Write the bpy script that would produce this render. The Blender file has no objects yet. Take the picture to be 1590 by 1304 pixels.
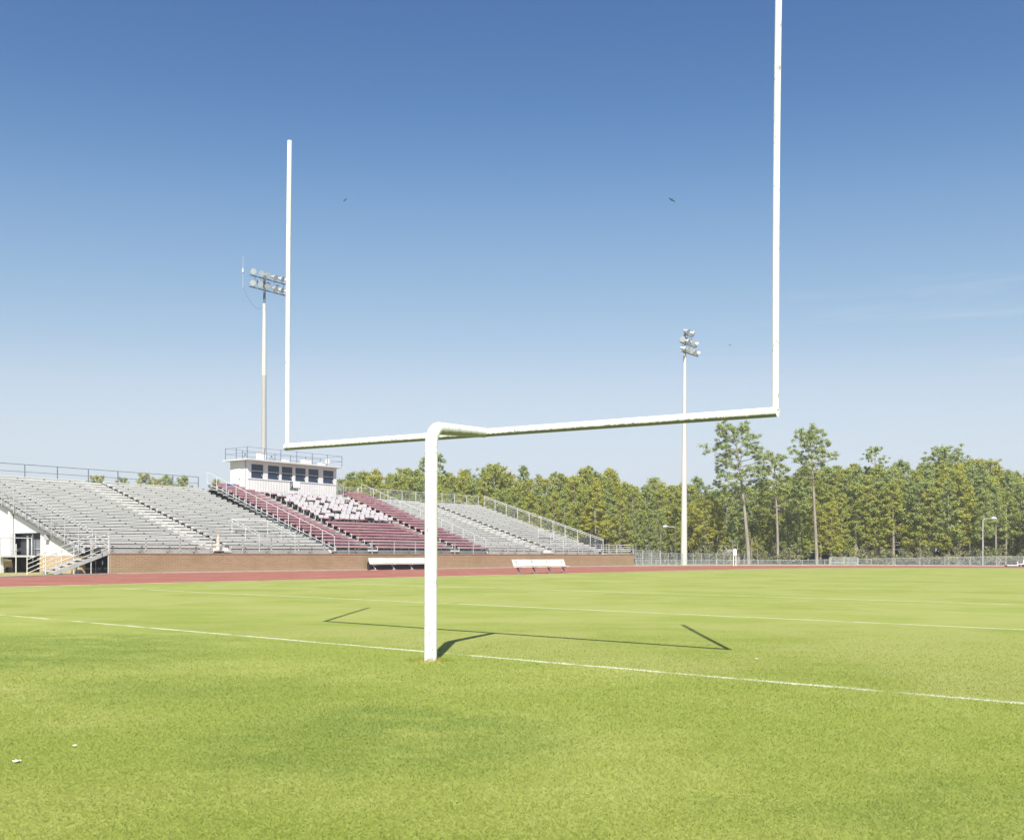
import bpy, bmesh, math, random
import numpy as np
from mathutils import Vector, Matrix
random.seed(7); rng = np.random.default_rng(7)
S = bpy.context.scene
COL = S.collection
R = math.radians

# ---------------------------------------------------------------- camera
F_PX, HOR, ROLL, EYE = 1555.2, 858.4, .0037, 1.314
cam_d = bpy.data.cameras.new('camera'); cam = bpy.data.objects.new('camera', cam_d); COL.objects.link(cam)
cam_d.sensor_fit = 'HORIZONTAL'; cam_d.sensor_width = 36.0
cam_d.lens = 36.0*F_PX/1590.0
cam_d.shift_y = (HOR-652.0)/1590.0
cam_d.clip_start = .05; cam_d.clip_end = 6000
cam.location = (0, 0, EYE)
cam.rotation_euler = (Matrix.Rotation(R(90), 4, 'X') @ Matrix.Rotation(ROLL, 4, 'Z')).to_euler()
S.camera = cam

# ---------------------------------------------------------------- sky, sun, exposure
SUN_EL = math.atan(1/.947); SUN_AZ = .0311
w = bpy.data.worlds.new('World'); S.world = w; w.use_nodes = True
nt = w.node_tree; nt.nodes.clear()
sky = nt.nodes.new('ShaderNodeTexSky'); sky.sky_type = 'NISHITA'; sky.sun_disc = False
sky.sun_elevation = SUN_EL; sky.sun_rotation = math.pi+SUN_AZ
sky.altitude = 60; sky.air_density = 1.0; sky.dust_density = .6; sky.ozone_density = 3.0
bg = nt.nodes.new('ShaderNodeBackground'); bg.inputs['Strength'].default_value = .0575
wo = nt.nodes.new('ShaderNodeOutputWorld')
# the camera's rendering of that sky: deep blue overhead paling quickly to a milky horizon
def vmul(f):
    x = nt.nodes.new('ShaderNodeVectorMath'); x.operation = 'MULTIPLY'; x.inputs[1].default_value = (f, f, f); return x
pre, post = vmul(.1), vmul(10.0)
tone = nt.nodes.new('ShaderNodeRGBCurve')
for ci, pts in enumerate((((0,0),(.06,.030),(.106,.078),(.135,.135),(.166,.225),(.237,.40),(.356,.64),(.555,.75),(1,.87)),
                          ((0,0),(.10,.085),(.183,.188),(.23,.282),(.279,.395),(.386,.575),(.541,.76),(.713,.825),(1,.90)),
                          ((0,0),(.20,.26),(.337,.435),(.478,.655),(.607,.78),(.735,.885),(1,.97)))):
    cv = tone.mapping.curves[ci]
    cv.points[0].location = pts[0]; cv.points[1].location = pts[-1]
    for p in pts[1:-1]: cv.points.new(*p)
tone.mapping.update()
for a, b in ((sky.outputs[0], pre.inputs[0]), (pre.outputs[0], tone.inputs['Color']), (tone.outputs[0], post.inputs[0]), (post.outputs[0], bg.inputs['Color'])): nt.links.new(a, b)
# a few thin wisps of cirrus low over the wood
gd = nt.nodes.new('ShaderNodeTexCoord'); mp = nt.nodes.new('ShaderNodeMapping'); mp.inputs['Scale'].default_value = (3.0, 3.0, 42.0); mp.inputs['Location'].default_value = (.37, .2, .65)
cn = nt.nodes.new('ShaderNodeTexNoise'); cn.inputs['Scale'].default_value = 1.0; cn.inputs['Detail'].default_value = 6; cn.inputs['Roughness'].default_value = .55
cr = nt.nodes.new('ShaderNodeMapRange'); cr.interpolation_type = 'SMOOTHSTEP'; cr.inputs[1].default_value = .54; cr.inputs[2].default_value = .76; cr.inputs[4].default_value = .26
cm_ = nt.nodes.new('ShaderNodeMix'); cm_.data_type = 'RGBA'; cm_.inputs[7].default_value = (8.2, 8.7, 9.4, 1)
sz_ = nt.nodes.new('ShaderNodeSeparateXYZ'); lowm = nt.nodes.new('ShaderNodeMapRange'); lowm.interpolation_type = 'SMOOTHSTEP'
lowm.inputs[1].default_value = .34; lowm.inputs[2].default_value = .16; lowm.inputs[3].default_value = .0; lowm.inputs[4].default_value = 1.0
cl_ = nt.nodes.new('ShaderNodeMath'); cl_.operation = 'MULTIPLY'
rgt = nt.nodes.new('ShaderNodeMapRange'); rgt.interpolation_type = 'SMOOTHSTEP'; rgt.inputs[1].default_value = .02; rgt.inputs[2].default_value = .30
rl_ = nt.nodes.new('ShaderNodeMath'); rl_.operation = 'MULTIPLY'
for a, b in ((sz_.outputs[0], rgt.inputs[0]), (rgt.outputs[0], rl_.inputs[0]), (lowm.outputs[0], rl_.inputs[1])): nt.links.new(a, b)
for a, b in ((gd.outputs['Generated'], sz_.inputs[0]), (sz_.outputs[2], lowm.inputs[0]), (rl_.outputs[0], cl_.inputs[0]), (cr.outputs[0], cl_.inputs[1])): nt.links.new(a, b)
for a, b in ((gd.outputs['Generated'], mp.inputs[0]), (mp.outputs[0], cn.inputs['Vector']), (cn.outputs['Fac'], cr.inputs[0]), (cl_.outputs[0], cm_.inputs[0]), (post.outputs[0], cm_.inputs[6]), (cm_.outputs[2], bg.inputs['Color'])): nt.links.new(a, b)
nt.links.new(bg.outputs[0], wo.inputs['Surface'])
sl = bpy.data.lights.new('sun', 'SUN'); sl.energy = 4.6; sl.angle = R(.53); sl.color = (1.0, .955, .87)
so = bpy.data.objects.new('sun', sl); COL.objects.link(so)
sd = Vector((math.sin(SUN_AZ)*math.cos(SUN_EL), math.cos(SUN_AZ)*math.cos(SUN_EL), -math.sin(SUN_EL)))
so.rotation_euler = sd.to_track_quat('-Z', 'Y').to_euler(); so.location = (0, -30, 60)
vs = S.view_settings; vs.view_transform = 'Standard'; vs.look = 'None'; vs.gamma = 1; vs.exposure = .8
S.cycles.max_bounces = 6; S.cycles.transparent_max_bounces = 16
S.cycles.use_denoising = True

# ---------------------------------------------------------------- frames of reference
# the sideline frame: u runs along the brick wall, v points back into the bleachers
U = np.array([.6167, .7872]); V = np.array([-.7872, .6167]); W0 = np.array([-23.64, 59.0])
PHI = math.atan2(.7872, .6167)
def uvw(u, v, z=0.0):
    p = W0+u*U+v*V
    return (float(p[0]), float(p[1]), z)
def ray(px): return (px-795.0)/F_PX
def u_at(px, v):
    a = ray(px); q = W0+v*V
    return float((q[0]-a*q[1])/(a*U[1]-U[0]))

# ---------------------------------------------------------------- mesh helpers
class MB:
    def __init__(s, off=(0, 0, 0)): s.v = []; s.f = []; s.o = off; s.smooth = []
    def add(s, vs_, fs, smooth=False):
        b = len(s.v); ox, oy, oz = s.o
        s.v += [(x-ox, y-oy, z-oz) for x, y, z in vs_]
        s.f += [tuple(b+i for i in f) for f in fs]; s.smooth += [smooth]*len(fs)
    def box(s, x0, x1, y0, y1, z0, z1):
        s.add([(x0,y0,z0),(x1,y0,z0),(x1,y1,z0),(x0,y1,z0),(x0,y0,z1),(x1,y0,z1),(x1,y1,z1),(x0,y1,z1)],
              [(0,3,2,1),(4,5,6,7),(0,1,5,4),(1,2,6,5),(2,3,7,6),(3,0,4,7)])
    def prism(s, poly, axis, a, b):
        # poly in the two other axes, extruded along axis (0,1,2) from a to b
        n = len(poly); vv = []
        for k in (a, b):
            for p, q in poly:
                vv.append((k,p,q) if axis == 0 else (p,k,q) if axis == 1 else (p,q,k))
        s.add(vv, [tuple(range(n))[::-1], tuple(range(n, 2*n))]+[(i,(i+1)%n,n+(i+1)%n,n+i) for i in range(n)])
    def tube(s, pts, rad, n=8, cap=True):
        pts = [Vector(p) for p in pts]
        if not hasattr(rad, '__len__'): rad = [rad]*len(pts)
        vv = []; prev = None
        for i, p in enumerate(pts):
            d = (pts[min(i+1, len(pts)-1)]-pts[max(i-1, 0)]).normalized()
            if prev is None:
                a = Vector((0,0,1)) if abs(d.z) < .9 else Vector((1,0,0))
                e1 = d.cross(a).normalized()
            else:
                e1 = (prev-d*prev.dot(d)).normalized()
            prev = e1; e2 = d.cross(e1)
            for k in range(n):
                t = 2*math.pi*k/n
                vv.append(tuple(p+(e1*math.cos(t)+e2*math.sin(t))*rad[i]))
        fs = []
        for i in range(len(pts)-1):
            for k in range(n):
                a = i*n+k; b = i*n+(k+1)%n
                fs.append((a, b, b+n, a+n))
        s.add(vv, fs, True)
        if cap:
            m = len(pts)-1
            s.add(vv[:n], [tuple(range(n))[::-1]]); s.add(vv[m*n:], [tuple(range(n))])
    def beam(s, p, q, w_, h_):
        # rectangular bar from p to q, w_ across and h_ upright
        p = Vector(p); q = Vector(q); d = (q-p).normalized()
        side = d.cross(Vector((0,0,1)))
        side = side.normalized() if side.length > 1e-4 else Vector((1,0,0))
        up = side.cross(d).normalized()
        vv = []
        for e in (p, q):
            for a, b in ((-1,-1),(1,-1),(1,1),(-1,1)): vv.append(tuple(e+side*a*w_/2+up*b*h_/2))
        s.add(vv, [(0,3,2,1),(4,5,6,7),(0,1,5,4),(1,2,6,5),(2,3,7,6),(3,0,4,7)])
    def build(s, name, mat, parent=None, bevel=0):
        me = bpy.data.meshes.new(name); me.from_pydata(s.v, [], s.f)
        me.polygons.foreach_set('use_smooth', s.smooth)
        me.materials.append(mat); me.update()
        o = bpy.data.objects.new(name, me); COL.objects.link(o)
        if parent is not None: o.parent = parent
        if bevel:
            b = o.modifiers.new('bevel', 'BEVEL'); b.width = bevel; b.segments = 2; b.limit_method = 'ANGLE'
        return o
def tag(o, label, cat, group=None, kind=None):
    if label: o['label'] = label
    if cat: o['category'] = cat
    if group: o['group'] = group
    if kind: o['kind'] = kind
    return o
def thing(name, label, cat, loc=(0,0,0), rz=0.0, group=None):
    o = bpy.data.objects.new(name, None); COL.objects.link(o); o.empty_display_size = .3
    o.location = loc; o.rotation_euler = (0, 0, rz)
    return tag(o, label, cat, group)
def uv_thing(name, label, cat, u0, v0, group=None):
    return thing(name, label, cat, uvw(u0, v0), PHI, group)
def kids(o): return [c for c in bpy.data.objects if c.parent == o]
def dup(root, ch, loc, rz, sc=1.0, label=None, group=None):
    r = root.copy(); COL.objects.link(r); r.location = loc; r.rotation_euler = (0, 0, rz); r.scale = (sc, sc, sc) if not hasattr(sc, '__len__') else sc
    if label: r['label'] = label
    if group: r['group'] = group
    for c in ch:
        d = c.copy(); COL.objects.link(d); d.parent = r
    return r

# ---------------------------------------------------------------- materials
class NT:
    def __init__(s, name):
        s.m = bpy.data.materials.new(name); s.m.use_nodes = True; s.t = s.m.node_tree
        s.b = s.t.nodes['Principled BSDF']; s.out = s.t.nodes['Material Output']
    def n(s, typ, **kw):
        x = s.t.nodes.new(typ)
        for k, v in kw.items(): setattr(x, k, v)
        return x
    def l(s, a, b): s.t.links.new(a, b)
    def noise(s, vec, scale, detail=4, rough=.6):
        x = s.n('ShaderNodeTexNoise'); x.inputs['Scale'].default_value = scale
        x.inputs['Detail'].default_value = detail; x.inputs['Roughness'].default_value = rough
        if vec is not None: s.l(vec, x.inputs['Vector'])
        return x.outputs['Fac']
    def math(s, op, a, b=None, c=None, clamp=False):
        x = s.n('ShaderNodeMath', operation=op); x.use_clamp = clamp
        for i, q in enumerate((a, b, c)):
            if q is None: continue
            if isinstance(q, (int, float)): x.inputs[i].default_value = q
            else: s.l(q, x.inputs[i])
        return x.outputs[0]
    def step(s, a, lo, hi):
        x = s.n('ShaderNodeMapRange'); x.interpolation_type = 'SMOOTHSTEP'
        x.inputs[1].default_value = lo; x.inputs[2].default_value = hi
        s.l(a, x.inputs[0]); return x.outputs[0]
    def mix(s, fac, a, b, mode='MIX'):
        x = s.n('ShaderNodeMix', data_type='RGBA', blend_type=mode)
        for sock, q in ((x.inputs[0], fac), (x.inputs[6], a), (x.inputs[7], b)):
            if isinstance(q, (int, float)): sock.default_value = q
            elif isinstance(q, tuple): sock.default_value = (*q, 1) if len(q) == 3 else q
            else: s.l(q, sock)
        return x.outputs[2]
    def coords(s, kind='Object'):
        return s.n('ShaderNodeTexCoord').outputs[kind]
    def scaled(s, vec, sc):
        x = s.n('ShaderNodeVectorMath', operation='MULTIPLY'); s.l(vec, x.inputs[0]); x.inputs[1].default_value = sc
        return x.outputs[0]
    def bump(s, h, dist=.01, st=.5):
        x = s.n('ShaderNodeBump'); x.inputs['Distance'].default_value = dist; x.inputs['Strength'].default_value = st
        s.l(h, x.inputs['Height']); s.l(x.outputs[0], s.b.inputs['Normal'])
    def base(s, c):
        if isinstance(c, tuple): s.b.inputs['Base Color'].default_value = (*c, 1)
        else: s.l(c, s.b.inputs['Base Color'])
    def set(s, rough=.6, metal=0, spec=.5):
        s.b.inputs['Roughness'].default_value = rough; s.b.inputs['Metallic'].default_value = metal
        s.b.inputs['Specular IOR Level'].default_value = spec
        return s.m

def worn(name, c1, c2, scale=3.0, rough=.5, metal=0, spots=None, bump=0, stretch=(1,1,1)):
    k = NT(name); co = k.scaled(k.coords(), stretch)
    f = k.step(k.noise(co, scale, 6, .65), .3, .7)
    col = k.mix(f, c1, c2)
    if spots:
        g = k.step(k.noise(co, spots[1], 5, .7), spots[2], spots[2]+.08)
        col = k.mix(g, col, spots[0])
    k.base(col)
    if bump: k.bump(k.noise(co, scale*8, 4), bump, .4)
    return k.set(rough, metal)

M = {}
k = NT('goalpost_paint'); co = k.coords()
col = k.mix(k.step(k.noise(co, 2.5, 6, .65), .3, .7), (.80,.80,.78), (.73,.73,.71))
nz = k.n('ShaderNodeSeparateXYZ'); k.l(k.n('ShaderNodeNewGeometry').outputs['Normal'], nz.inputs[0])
low = k.step(k.math('MULTIPLY', nz.outputs[2], -1.0), .15, .85)      # speckled mildew, spread and blued to paint the underside's shade over grass bounce
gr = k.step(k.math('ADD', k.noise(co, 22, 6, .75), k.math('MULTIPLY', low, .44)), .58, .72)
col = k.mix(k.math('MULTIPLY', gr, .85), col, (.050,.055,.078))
ch_ = k.step(k.noise(k.scaled(co, (1,1,.35)), 17, 5, .8), .575, .64)
col = k.mix(ch_, col, (.30,.29,.26))
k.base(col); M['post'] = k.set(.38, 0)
M['aluminium'] = worn('weathered_aluminium', (.75,.74,.69), (.61,.605,.575), 1.3, .42, spots=((.42,.42,.40), 5.0, .70), stretch=(.3,2,2))
M['aluminium_step'] = worn('step_aluminium', (.66,.65,.60), (.52,.515,.48), 1.1, .5)
M['riser'] = worn('skirt_aluminium', (.76,.75,.71), (.63,.625,.60), 1.0, .5, stretch=(.3,1,1))
M['riser_dark'] = worn('riser_panel', (.16,.16,.165), (.10,.10,.105), 1.0, .6)  # aluminium darkened to paint in the shade between the seat rows
M['footboard'] = worn('footboard', (.30,.30,.295), (.22,.22,.22), 1.0, .6)  # greyed so the colour carries the shade under the seats
M['steel'] = worn('galvanised_steel', (.42,.43,.44), (.34,.35,.36), 4, .45)
M['rail_white'] = worn('pale_rail', (.60,.61,.60), (.48,.49,.49), 4, .42)
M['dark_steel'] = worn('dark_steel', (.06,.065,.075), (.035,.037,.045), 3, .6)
M['frame_dark'] = worn('understructure_steel', (.16,.165,.17), (.10,.105,.11), 2, .6)
M['rail_dark'] = worn('blue_grey_rail', (.13,.16,.22), (.09,.11,.16), 3, .5)
M['maroon'] = worn('faded_maroon', (.37,.165,.195), (.45,.265,.29), 1.2, .55, spots=((.46,.36,.37), 4.0, .62), stretch=(.4,2,2))
M['seat_white'] = worn('chair_shell', (.56,.56,.57), (.40,.39,.40), 2.4, .45, spots=((.30,.15,.175), 3.2, .60))
M['white_panel'] = worn('white_panel', (.67,.67,.67), (.60,.60,.605), .8, .5)
M['roof'] = worn('white_roof', (.64,.64,.635), (.55,.55,.54), 1.2, .5)
M['concrete'] = worn('concrete', (.48,.44,.38), (.38,.35,.31), 1.5, .9, bump=.004)
M['pole'] = worn('concrete_pole', (.60,.58,.53), (.50,.48,.44), .5, .7, stretch=(1,1,.25))
M['pole_tan'] = worn('stained_pole', (.40,.39,.37), (.33,.325,.31), .6, .75, stretch=(1,1,.25))
M['lamp_grey'] = worn('lamp_housing', (.50,.52,.545), (.40,.42,.45), 3, .35)
M['ballast'] = worn('ballast_box', (.38,.42,.50), (.30,.34,.42), 3, .5)
M['black'] = worn('black_vinyl', (.022,.022,.025), (.035,.035,.038), 3, .55)
M['door'] = worn('grey_door', (.20,.21,.235), (.15,.16,.18), 2, .5)
M['orange'] = worn('orange_plastic', (.74,.38,.25), (.78,.48,.36), 2, .45)
M['bird'] = worn('dark_feathers', (.02,.02,.024), (.035,.034,.036), 8, .7)
M['tan'] = worn('tan_cover', (.42,.34,.22), (.30,.24,.16), 6, .8)
M['cream'] = worn('cream_paint', (.74,.71,.62), (.64,.60,.52), 5, .5)
M['blue_plastic'] = worn('blue_plastic', (.05,.12,.36), (.08,.17,.42), 3, .4)
M['paper'] = worn('scrap_paper', (.78,.75,.68), (.66,.62,.56), 30, .8)
M['green_paint'] = worn('green_lettering', (.02,.07,.06), (.03,.09,.08), 8, .6)

k = NT('window_glass'); k.base(k.mix(k.noise(k.coords(), 1.2, 3), (.012,.022,.05), (.03,.055,.11))); M['glass'] = k.set(.06, 0, .55)
k = NT('lamp_glass'); k.base(k.mix(k.noise(k.coords(), 2, 2), (.50,.53,.56), (.33,.37,.41))); M['lens'] = k.set(.3, 0, .3)

def brick(name, c1, c2, mortar, stain):
    k = NT(name); co = k.coords()
    sx = k.n('ShaderNodeSeparateXYZ'); k.l(co, sx.inputs[0])
    cx = k.n('ShaderNodeCombineXYZ'); k.l(k.math('ADD', sx.outputs[0], sx.outputs[1]), cx.inputs[0]); k.l(sx.outputs[2], cx.inputs[1])
    b = k.n('ShaderNodeTexBrick'); k.l(cx.outputs[0], b.inputs['Vector'])
    b.inputs['Scale'].default_value = 1; b.inputs['Brick Width'].default_value = .42; b.inputs['Row Height'].default_value = .115
    b.inputs['Mortar Size'].default_value = .016; b.inputs['Mortar Smooth'].default_value = .3
    b.inputs['Color1'].default_value = (*c1, 1); b.inputs['Color2'].default_value = (*c2, 1); b.inputs['Mortar'].default_value = (*mortar, 1)
    col = k.mix(k.math('MULTIPLY', k.step(k.noise(co, .55, 5, .65), .4, .75), .55), b.outputs['Color'], stain)
    col = k.mix(k.math('MULTIPLY', k.noise(co, 14, 3), .35), col, c2)
    k.base(col); k.bump(b.outputs['Fac'], .006, -.4)
    return k.set(.9, 0, .2)
M['brick'] = brick('red_brown_brick', (.265,.170,.098), (.33,.225,.135), (.41,.35,.26), (.23,.165,.085))
M['brick_tan'] = brick('tan_brick', (.42,.29,.17), (.48,.35,.21), (.45,.39,.28), (.36,.26,.15))

# chain link: thin wires too fine to model one by one, woven in the material as a diamond lattice
def chain(name, dens):
    k = NT(name); co = k.coords()
    sx = k.n('ShaderNodeSeparateXYZ'); k.l(co, sx.inputs[0])
    h = k.math('ADD', sx.outputs[0], k.math('MULTIPLY', sx.outputs[1], .8))
    def stripes(q):
        fr = k.math('FRACT', k.math('MULTIPLY', q, 13.0))
        return k.math('LESS_THAN', fr, dens)
    a = stripes(k.math('ADD', h, sx.outputs[2])); b = stripes(k.math('SUBTRACT', h, sx.outputs[2]))
    m = k.math('MAXIMUM', a, b)
    k.base((.36,.39,.42)); k.set(.45, 0)
    tr = k.n('ShaderNodeBsdfTransparent'); mx = k.n('ShaderNodeMixShader')
    k.l(m, mx.inputs[0]); k.l(tr.outputs[0], mx.inputs[1]); k.l(k.b.outputs[0], mx.inputs[2]); k.l(mx.outputs[0], k.out.inputs['Surface'])
    return k.m
M['chain'] = chain('chain_link', .12)
M['chain_thin'] = chain('chain_link_thin', .07)

# running track
k = NT('track_rubber'); co = k.coords()
f = k.step(k.noise(co, .35, 5, .6), .3, .7)
col = k.mix(f, (.275,.098,.070), (.345,.148,.108))
col = k.mix(k.math('MULTIPLY', k.noise(co, 22, 3), .4), col, (.25,.085,.062))
uv = k.n('ShaderNodeAttribute', attribute_name='lane')
ln = k.math('FRACT', k.math('MULTIPLY', uv.outputs['Fac'], 8.0))
lm = k.math('MULTIPLY', k.math('LESS_THAN', ln, .045), k.step(k.noise(co, .8, 4), .42, .6))
col = k.mix(k.math('MULTIPLY', lm, .55), col, (.62,.52,.47))
k.base(col); k.bump(k.noise(co, 60, 3), .004, .5); M['track'] = k.set(.95, 0, .2)

# turf, shared by the ground sheet and the blades: colour by position on the field, with the painted yard lines
LINES = [(9.78, .092, .62, .72), (19.44, .10, .66, .75), (24.2, .08, .42, .45), (29.1, .11, .62, .78), (38.8, .11, .46, .55), (48.4, .1, .4, .5), (58.1, .1, .4, .5)]
def turf(name, blade):
    k = NT(name)
    pos = k.n('ShaderNodeNewGeometry').outputs['Position']
    flat = k.scaled(pos, (1,1,0))
    sx = k.n('ShaderNodeSeparateXYZ'); k.l(pos, sx.inputs[0]); X, Y = sx.outputs[0], sx.outputs[1]
    s = k.math('ADD', k.math('MULTIPLY', X, .6167), k.math('MULTIPLY', Y, .7872))
    t = k.math('SUBTRACT', k.math('MULTIPLY', X, .7872), k.math('MULTIPLY', Y, .6167))
    inside = k.step(k.math('ADD', s, k.math('MULTIPLY', k.noise(flat, 2.0, 4), .5)), 9.78, 10.3)
    big = k.step(k.noise(flat, .24, 5, .6), .42, .58)
    mid = k.step(k.noise(k.scaled(flat, (.55,1,0)), .7, 5, .65), .34, .70)
    fine = k.noise(flat, 9.0, 5, .75)
    vfine = k.noise(flat, 60.0, 3, .7)
    # broad greener patches where the turf is thicker
    wx = k.math('ADD', X, k.math('MULTIPLY', k.math('SUBTRACT', k.noise(flat, .8, 4), .5), 2.4))
    wy = k.math('ADD', Y, k.math('MULTIPLY', k.math('SUBTRACT', k.noise(k.scaled(flat, (1.3,.8,1)), .7, 4), .5), 3.0))
    patch = None
    for cx_, cy_, rx_, ry_, st_ in ((-6.4,13.6,3.0,3.2,1.0), (-.9,7.2,1.5,1.5,.85), (-3.0,9.6,2.0,1.1,.55), (2.2,5.0,1.3,.7,.55), (6.5,9.2,2.4,1.0,.35), (-14,24,5,4,.5)):
        ex = k.math('DIVIDE', k.math('SUBTRACT', wx, cx_), rx_); ey = k.math('DIVIDE', k.math('SUBTRACT', wy, cy_), ry_)
        q = k.math('SQRT', k.math('ADD', k.math('MULTIPLY', ex, ex), k.math('MULTIPLY', ey, ey)))
        q = k.math('MULTIPLY', k.math('SUBTRACT', 1.0, k.step(q, .45, 1.25)), st_)
        patch = q if patch is None else k.math('MAXIMUM', patch, q)
    patch = k.math('MULTIPLY', patch, k.step(k.noise(k.scaled(flat, (.7,1,1)), 1.6, 5, .7), .28, .58))
    deep, lush, pale, straw = (.160,.225,.046), (.270,.315,.066), (.355,.375,.125), (.50,.43,.22)
    outc = k.mix(k.math('ADD', .15, k.math('MULTIPLY', mid, .45)), k.mix(big, (.235,.285,.058), lush), k.mix(big, lush, pale))
    outc = k.mix(k.math('MULTIPLY', patch, .85), outc, k.mix(mid, deep, (.195,.255,.050)))
    inc = k.mix(mid, k.mix(big, (.225,.275,.052), (.30,.325,.098)), (.285,.315,.085))
    col = k.mix(inside, outc, inc)
    col = k.mix(k.math('MULTIPLY', k.step(fine, .45, .75), .25), col, (.36,.37,.12))
    col = k.mix(k.math('MULTIPLY', k.step(vfine, .5, .8), .12), col, (.15,.19,.035))
    dead = k.math('MULTIPLY', k.step(k.noise(flat, .9, 3, .6), .68, .74), k.step(fine, .46, .62))
    col = k.mix(k.math('MULTIPLY', dead, .8), col, straw)
    dx = k.math('ADD', X, .984); dy = k.math('SUBTRACT', Y, 12.10)
    rr = k.math('SQRT', k.math('ADD', k.math('MULTIPLY', dx, dx), k.math('MULTIPLY', dy, dy)))
    rr = k.math('ADD', rr, k.math('MULTIPLY', k.noise(flat, 6, 3), .28))
    ringm = k.math('SUBTRACT', 1.0, k.step(rr, .21, .36))
    col = k.mix(k.math('MULTIPLY', ringm, .7), col, (.56,.50,.17))
    # painted lines
    wob = k.math('MULTIPLY', k.math('SUBTRACT', k.noise(flat, 1.3, 5, .8), .5), .16)
    sw = k.math('ADD', s, wob)
    total = None
    for s0, wd, lo_keep, op in LINES:
        d = k.math('ABSOLUTE', k.math('SUBTRACT', sw, s0))
        m = k.math('SUBTRACT', 1.0, k.step(d, wd*.35, wd*.62))
        keep = k.step(k.noise(flat, .9, 5, .75), .62-.45*lo_keep, .80-.45*lo_keep)
        keep = k.math('MULTIPLY', keep, k.step(k.noise(flat, 28, 3, .7), .30, .52))
        m = k.math('MULTIPLY', m, k.math('MULTIPLY', keep, op))
        total = m if total is None else k.math('MAXIMUM', total, m)
    inn = k.step(t, -37.0, -36.6)
    far_side = k.math('LESS_THAN', k.math('ABSOLUTE', k.math('ADD', t, 1.0)), 400)
    side_d = k.math('ABSOLUTE', k.math('SUBTRACT', k.math('ADD', t, wob), -32.9))
    total = k.math('MULTIPLY', total, k.step(t, -33.0, -32.8))
    sm = k.math('SUBTRACT', 1.0, k.step(side_d, .05, .09))
    sm = k.math('MULTIPLY', sm, k.math('MULTIPLY', k.step(k.noise(flat, .5, 4), .45, .6), k.step(s, 9.7, 9.8)))
    total = k.math('MAXIMUM', total, k.math('MULTIPLY', sm, .55))
    col = k.mix(total, col, (.72,.73,.64))
    if blade:
        rnd = k.n('ShaderNodeAttribute', attribute_name='tint').outputs['Fac']
        hv = k.n('ShaderNodeHueSaturation'); k.l(col, hv.inputs['Color'])
        k.l(k.math('ADD', 1.22, k.math('MULTIPLY', rnd, .34)), hv.inputs['Value'])
        k.l(k.math('ADD', .485, k.math('MULTIPLY', rnd, .02)), hv.inputs['Hue'])
        col = k.mix(k.step(rnd, .93, .95), hv.outputs[0], (.42,.38,.16))
        k.base(col); k.set(.6, 0, .25)
        tl = k.n('ShaderNodeBsdfTranslucent'); k.l(col, tl.inputs['Color'])
        mx = k.n('ShaderNodeMixShader'); mx.inputs[0].default_value = .64
        k.l(k.b.outputs[0], mx.inputs[1]); k.l(tl.outputs[0], mx.inputs[2]); k.l(mx.outputs[0], k.out.inputs['Surface'])
        return k.m
    k.base(col)
    k.bump(k.math('ADD', k.noise(flat, 40, 4, .8), fine), .03, .28)
    return k.set(.9, 0, .12)
M['turf'] = turf('turf', False); M['blade'] = turf('turf_blades', True)
M['litter'] = worn('pine_litter', (.20,.14,.075), (.13,.11,.05), .35, .95, spots=((.10,.13,.03), .6, .52), bump=.03)

# ---------------------------------------------------------------- setting: ground, track, kerb
def sheet(name, pts, mat, z, kind='structure'):
    me = bpy.data.meshes.new(name); me.from_pydata([(x, y, z) for x, y in pts], [], [tuple(range(len(pts)))])
    me.materials.append(mat); o = bpy.data.objects.new(name, me); COL.objects.link(o); o['kind'] = kind
    return o
sheet('ground', [(-990,-300),(990,-300),(990,990),(-990,990)], M['turf'], 0.0)
UC, VC, RI, RO = 48.0, -54.3, 37.0, 54.0
inner, outer = [], []
for u, vo in ((-70,-16.0),(-40,-13.5),(-24,-9.6),(-15,-6.6),(-8.3,-4.3),(-4,-2.2),(0,-.75),(4,-.32),(12,-.30),(24,-.30),(36,-.30),(UC,-.30)):
    inner.append(uvw(u, -17.3)[:2]); outer.append(uvw(u, vo)[:2])
for i in range(1, 41):
    a = math.pi/2-math.pi*i/40
    inner.append(uvw(UC+RI*math.cos(a), VC+RI*math.sin(a))[:2]); outer.append(uvw(UC+RO*math.cos(a), VC+RO*math.sin(a))[:2])
NL = 9
vv = []; ff = []; lane = []
for (a, b) in zip(inner, outer):
    for j in range(NL):
        q = j/(NL-1); vv.append((a[0]+(b[0]-a[0])*q, a[1]+(b[1]-a[1])*q, .006)); lane.append(q)
for i in range(len(inner)-1):
    for j in range(NL-1):
        p = i*NL+j; ff.append((p, p+NL, p+NL+1, p+1))
me = bpy.data.meshes.new('running_track'); me.from_pydata(vv, [], ff)
at = me.attributes.new('lane', 'FLOAT', 'POINT'); at.data.foreach_set('value', lane)
me.materials.append(M['track']); me.update()
if me.polygons[0].normal.z < 0: me.flip_normals()
trk = bpy.data.objects.new('running_track', me); COL.objects.link(trk); trk['kind'] = 'structure'
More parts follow.
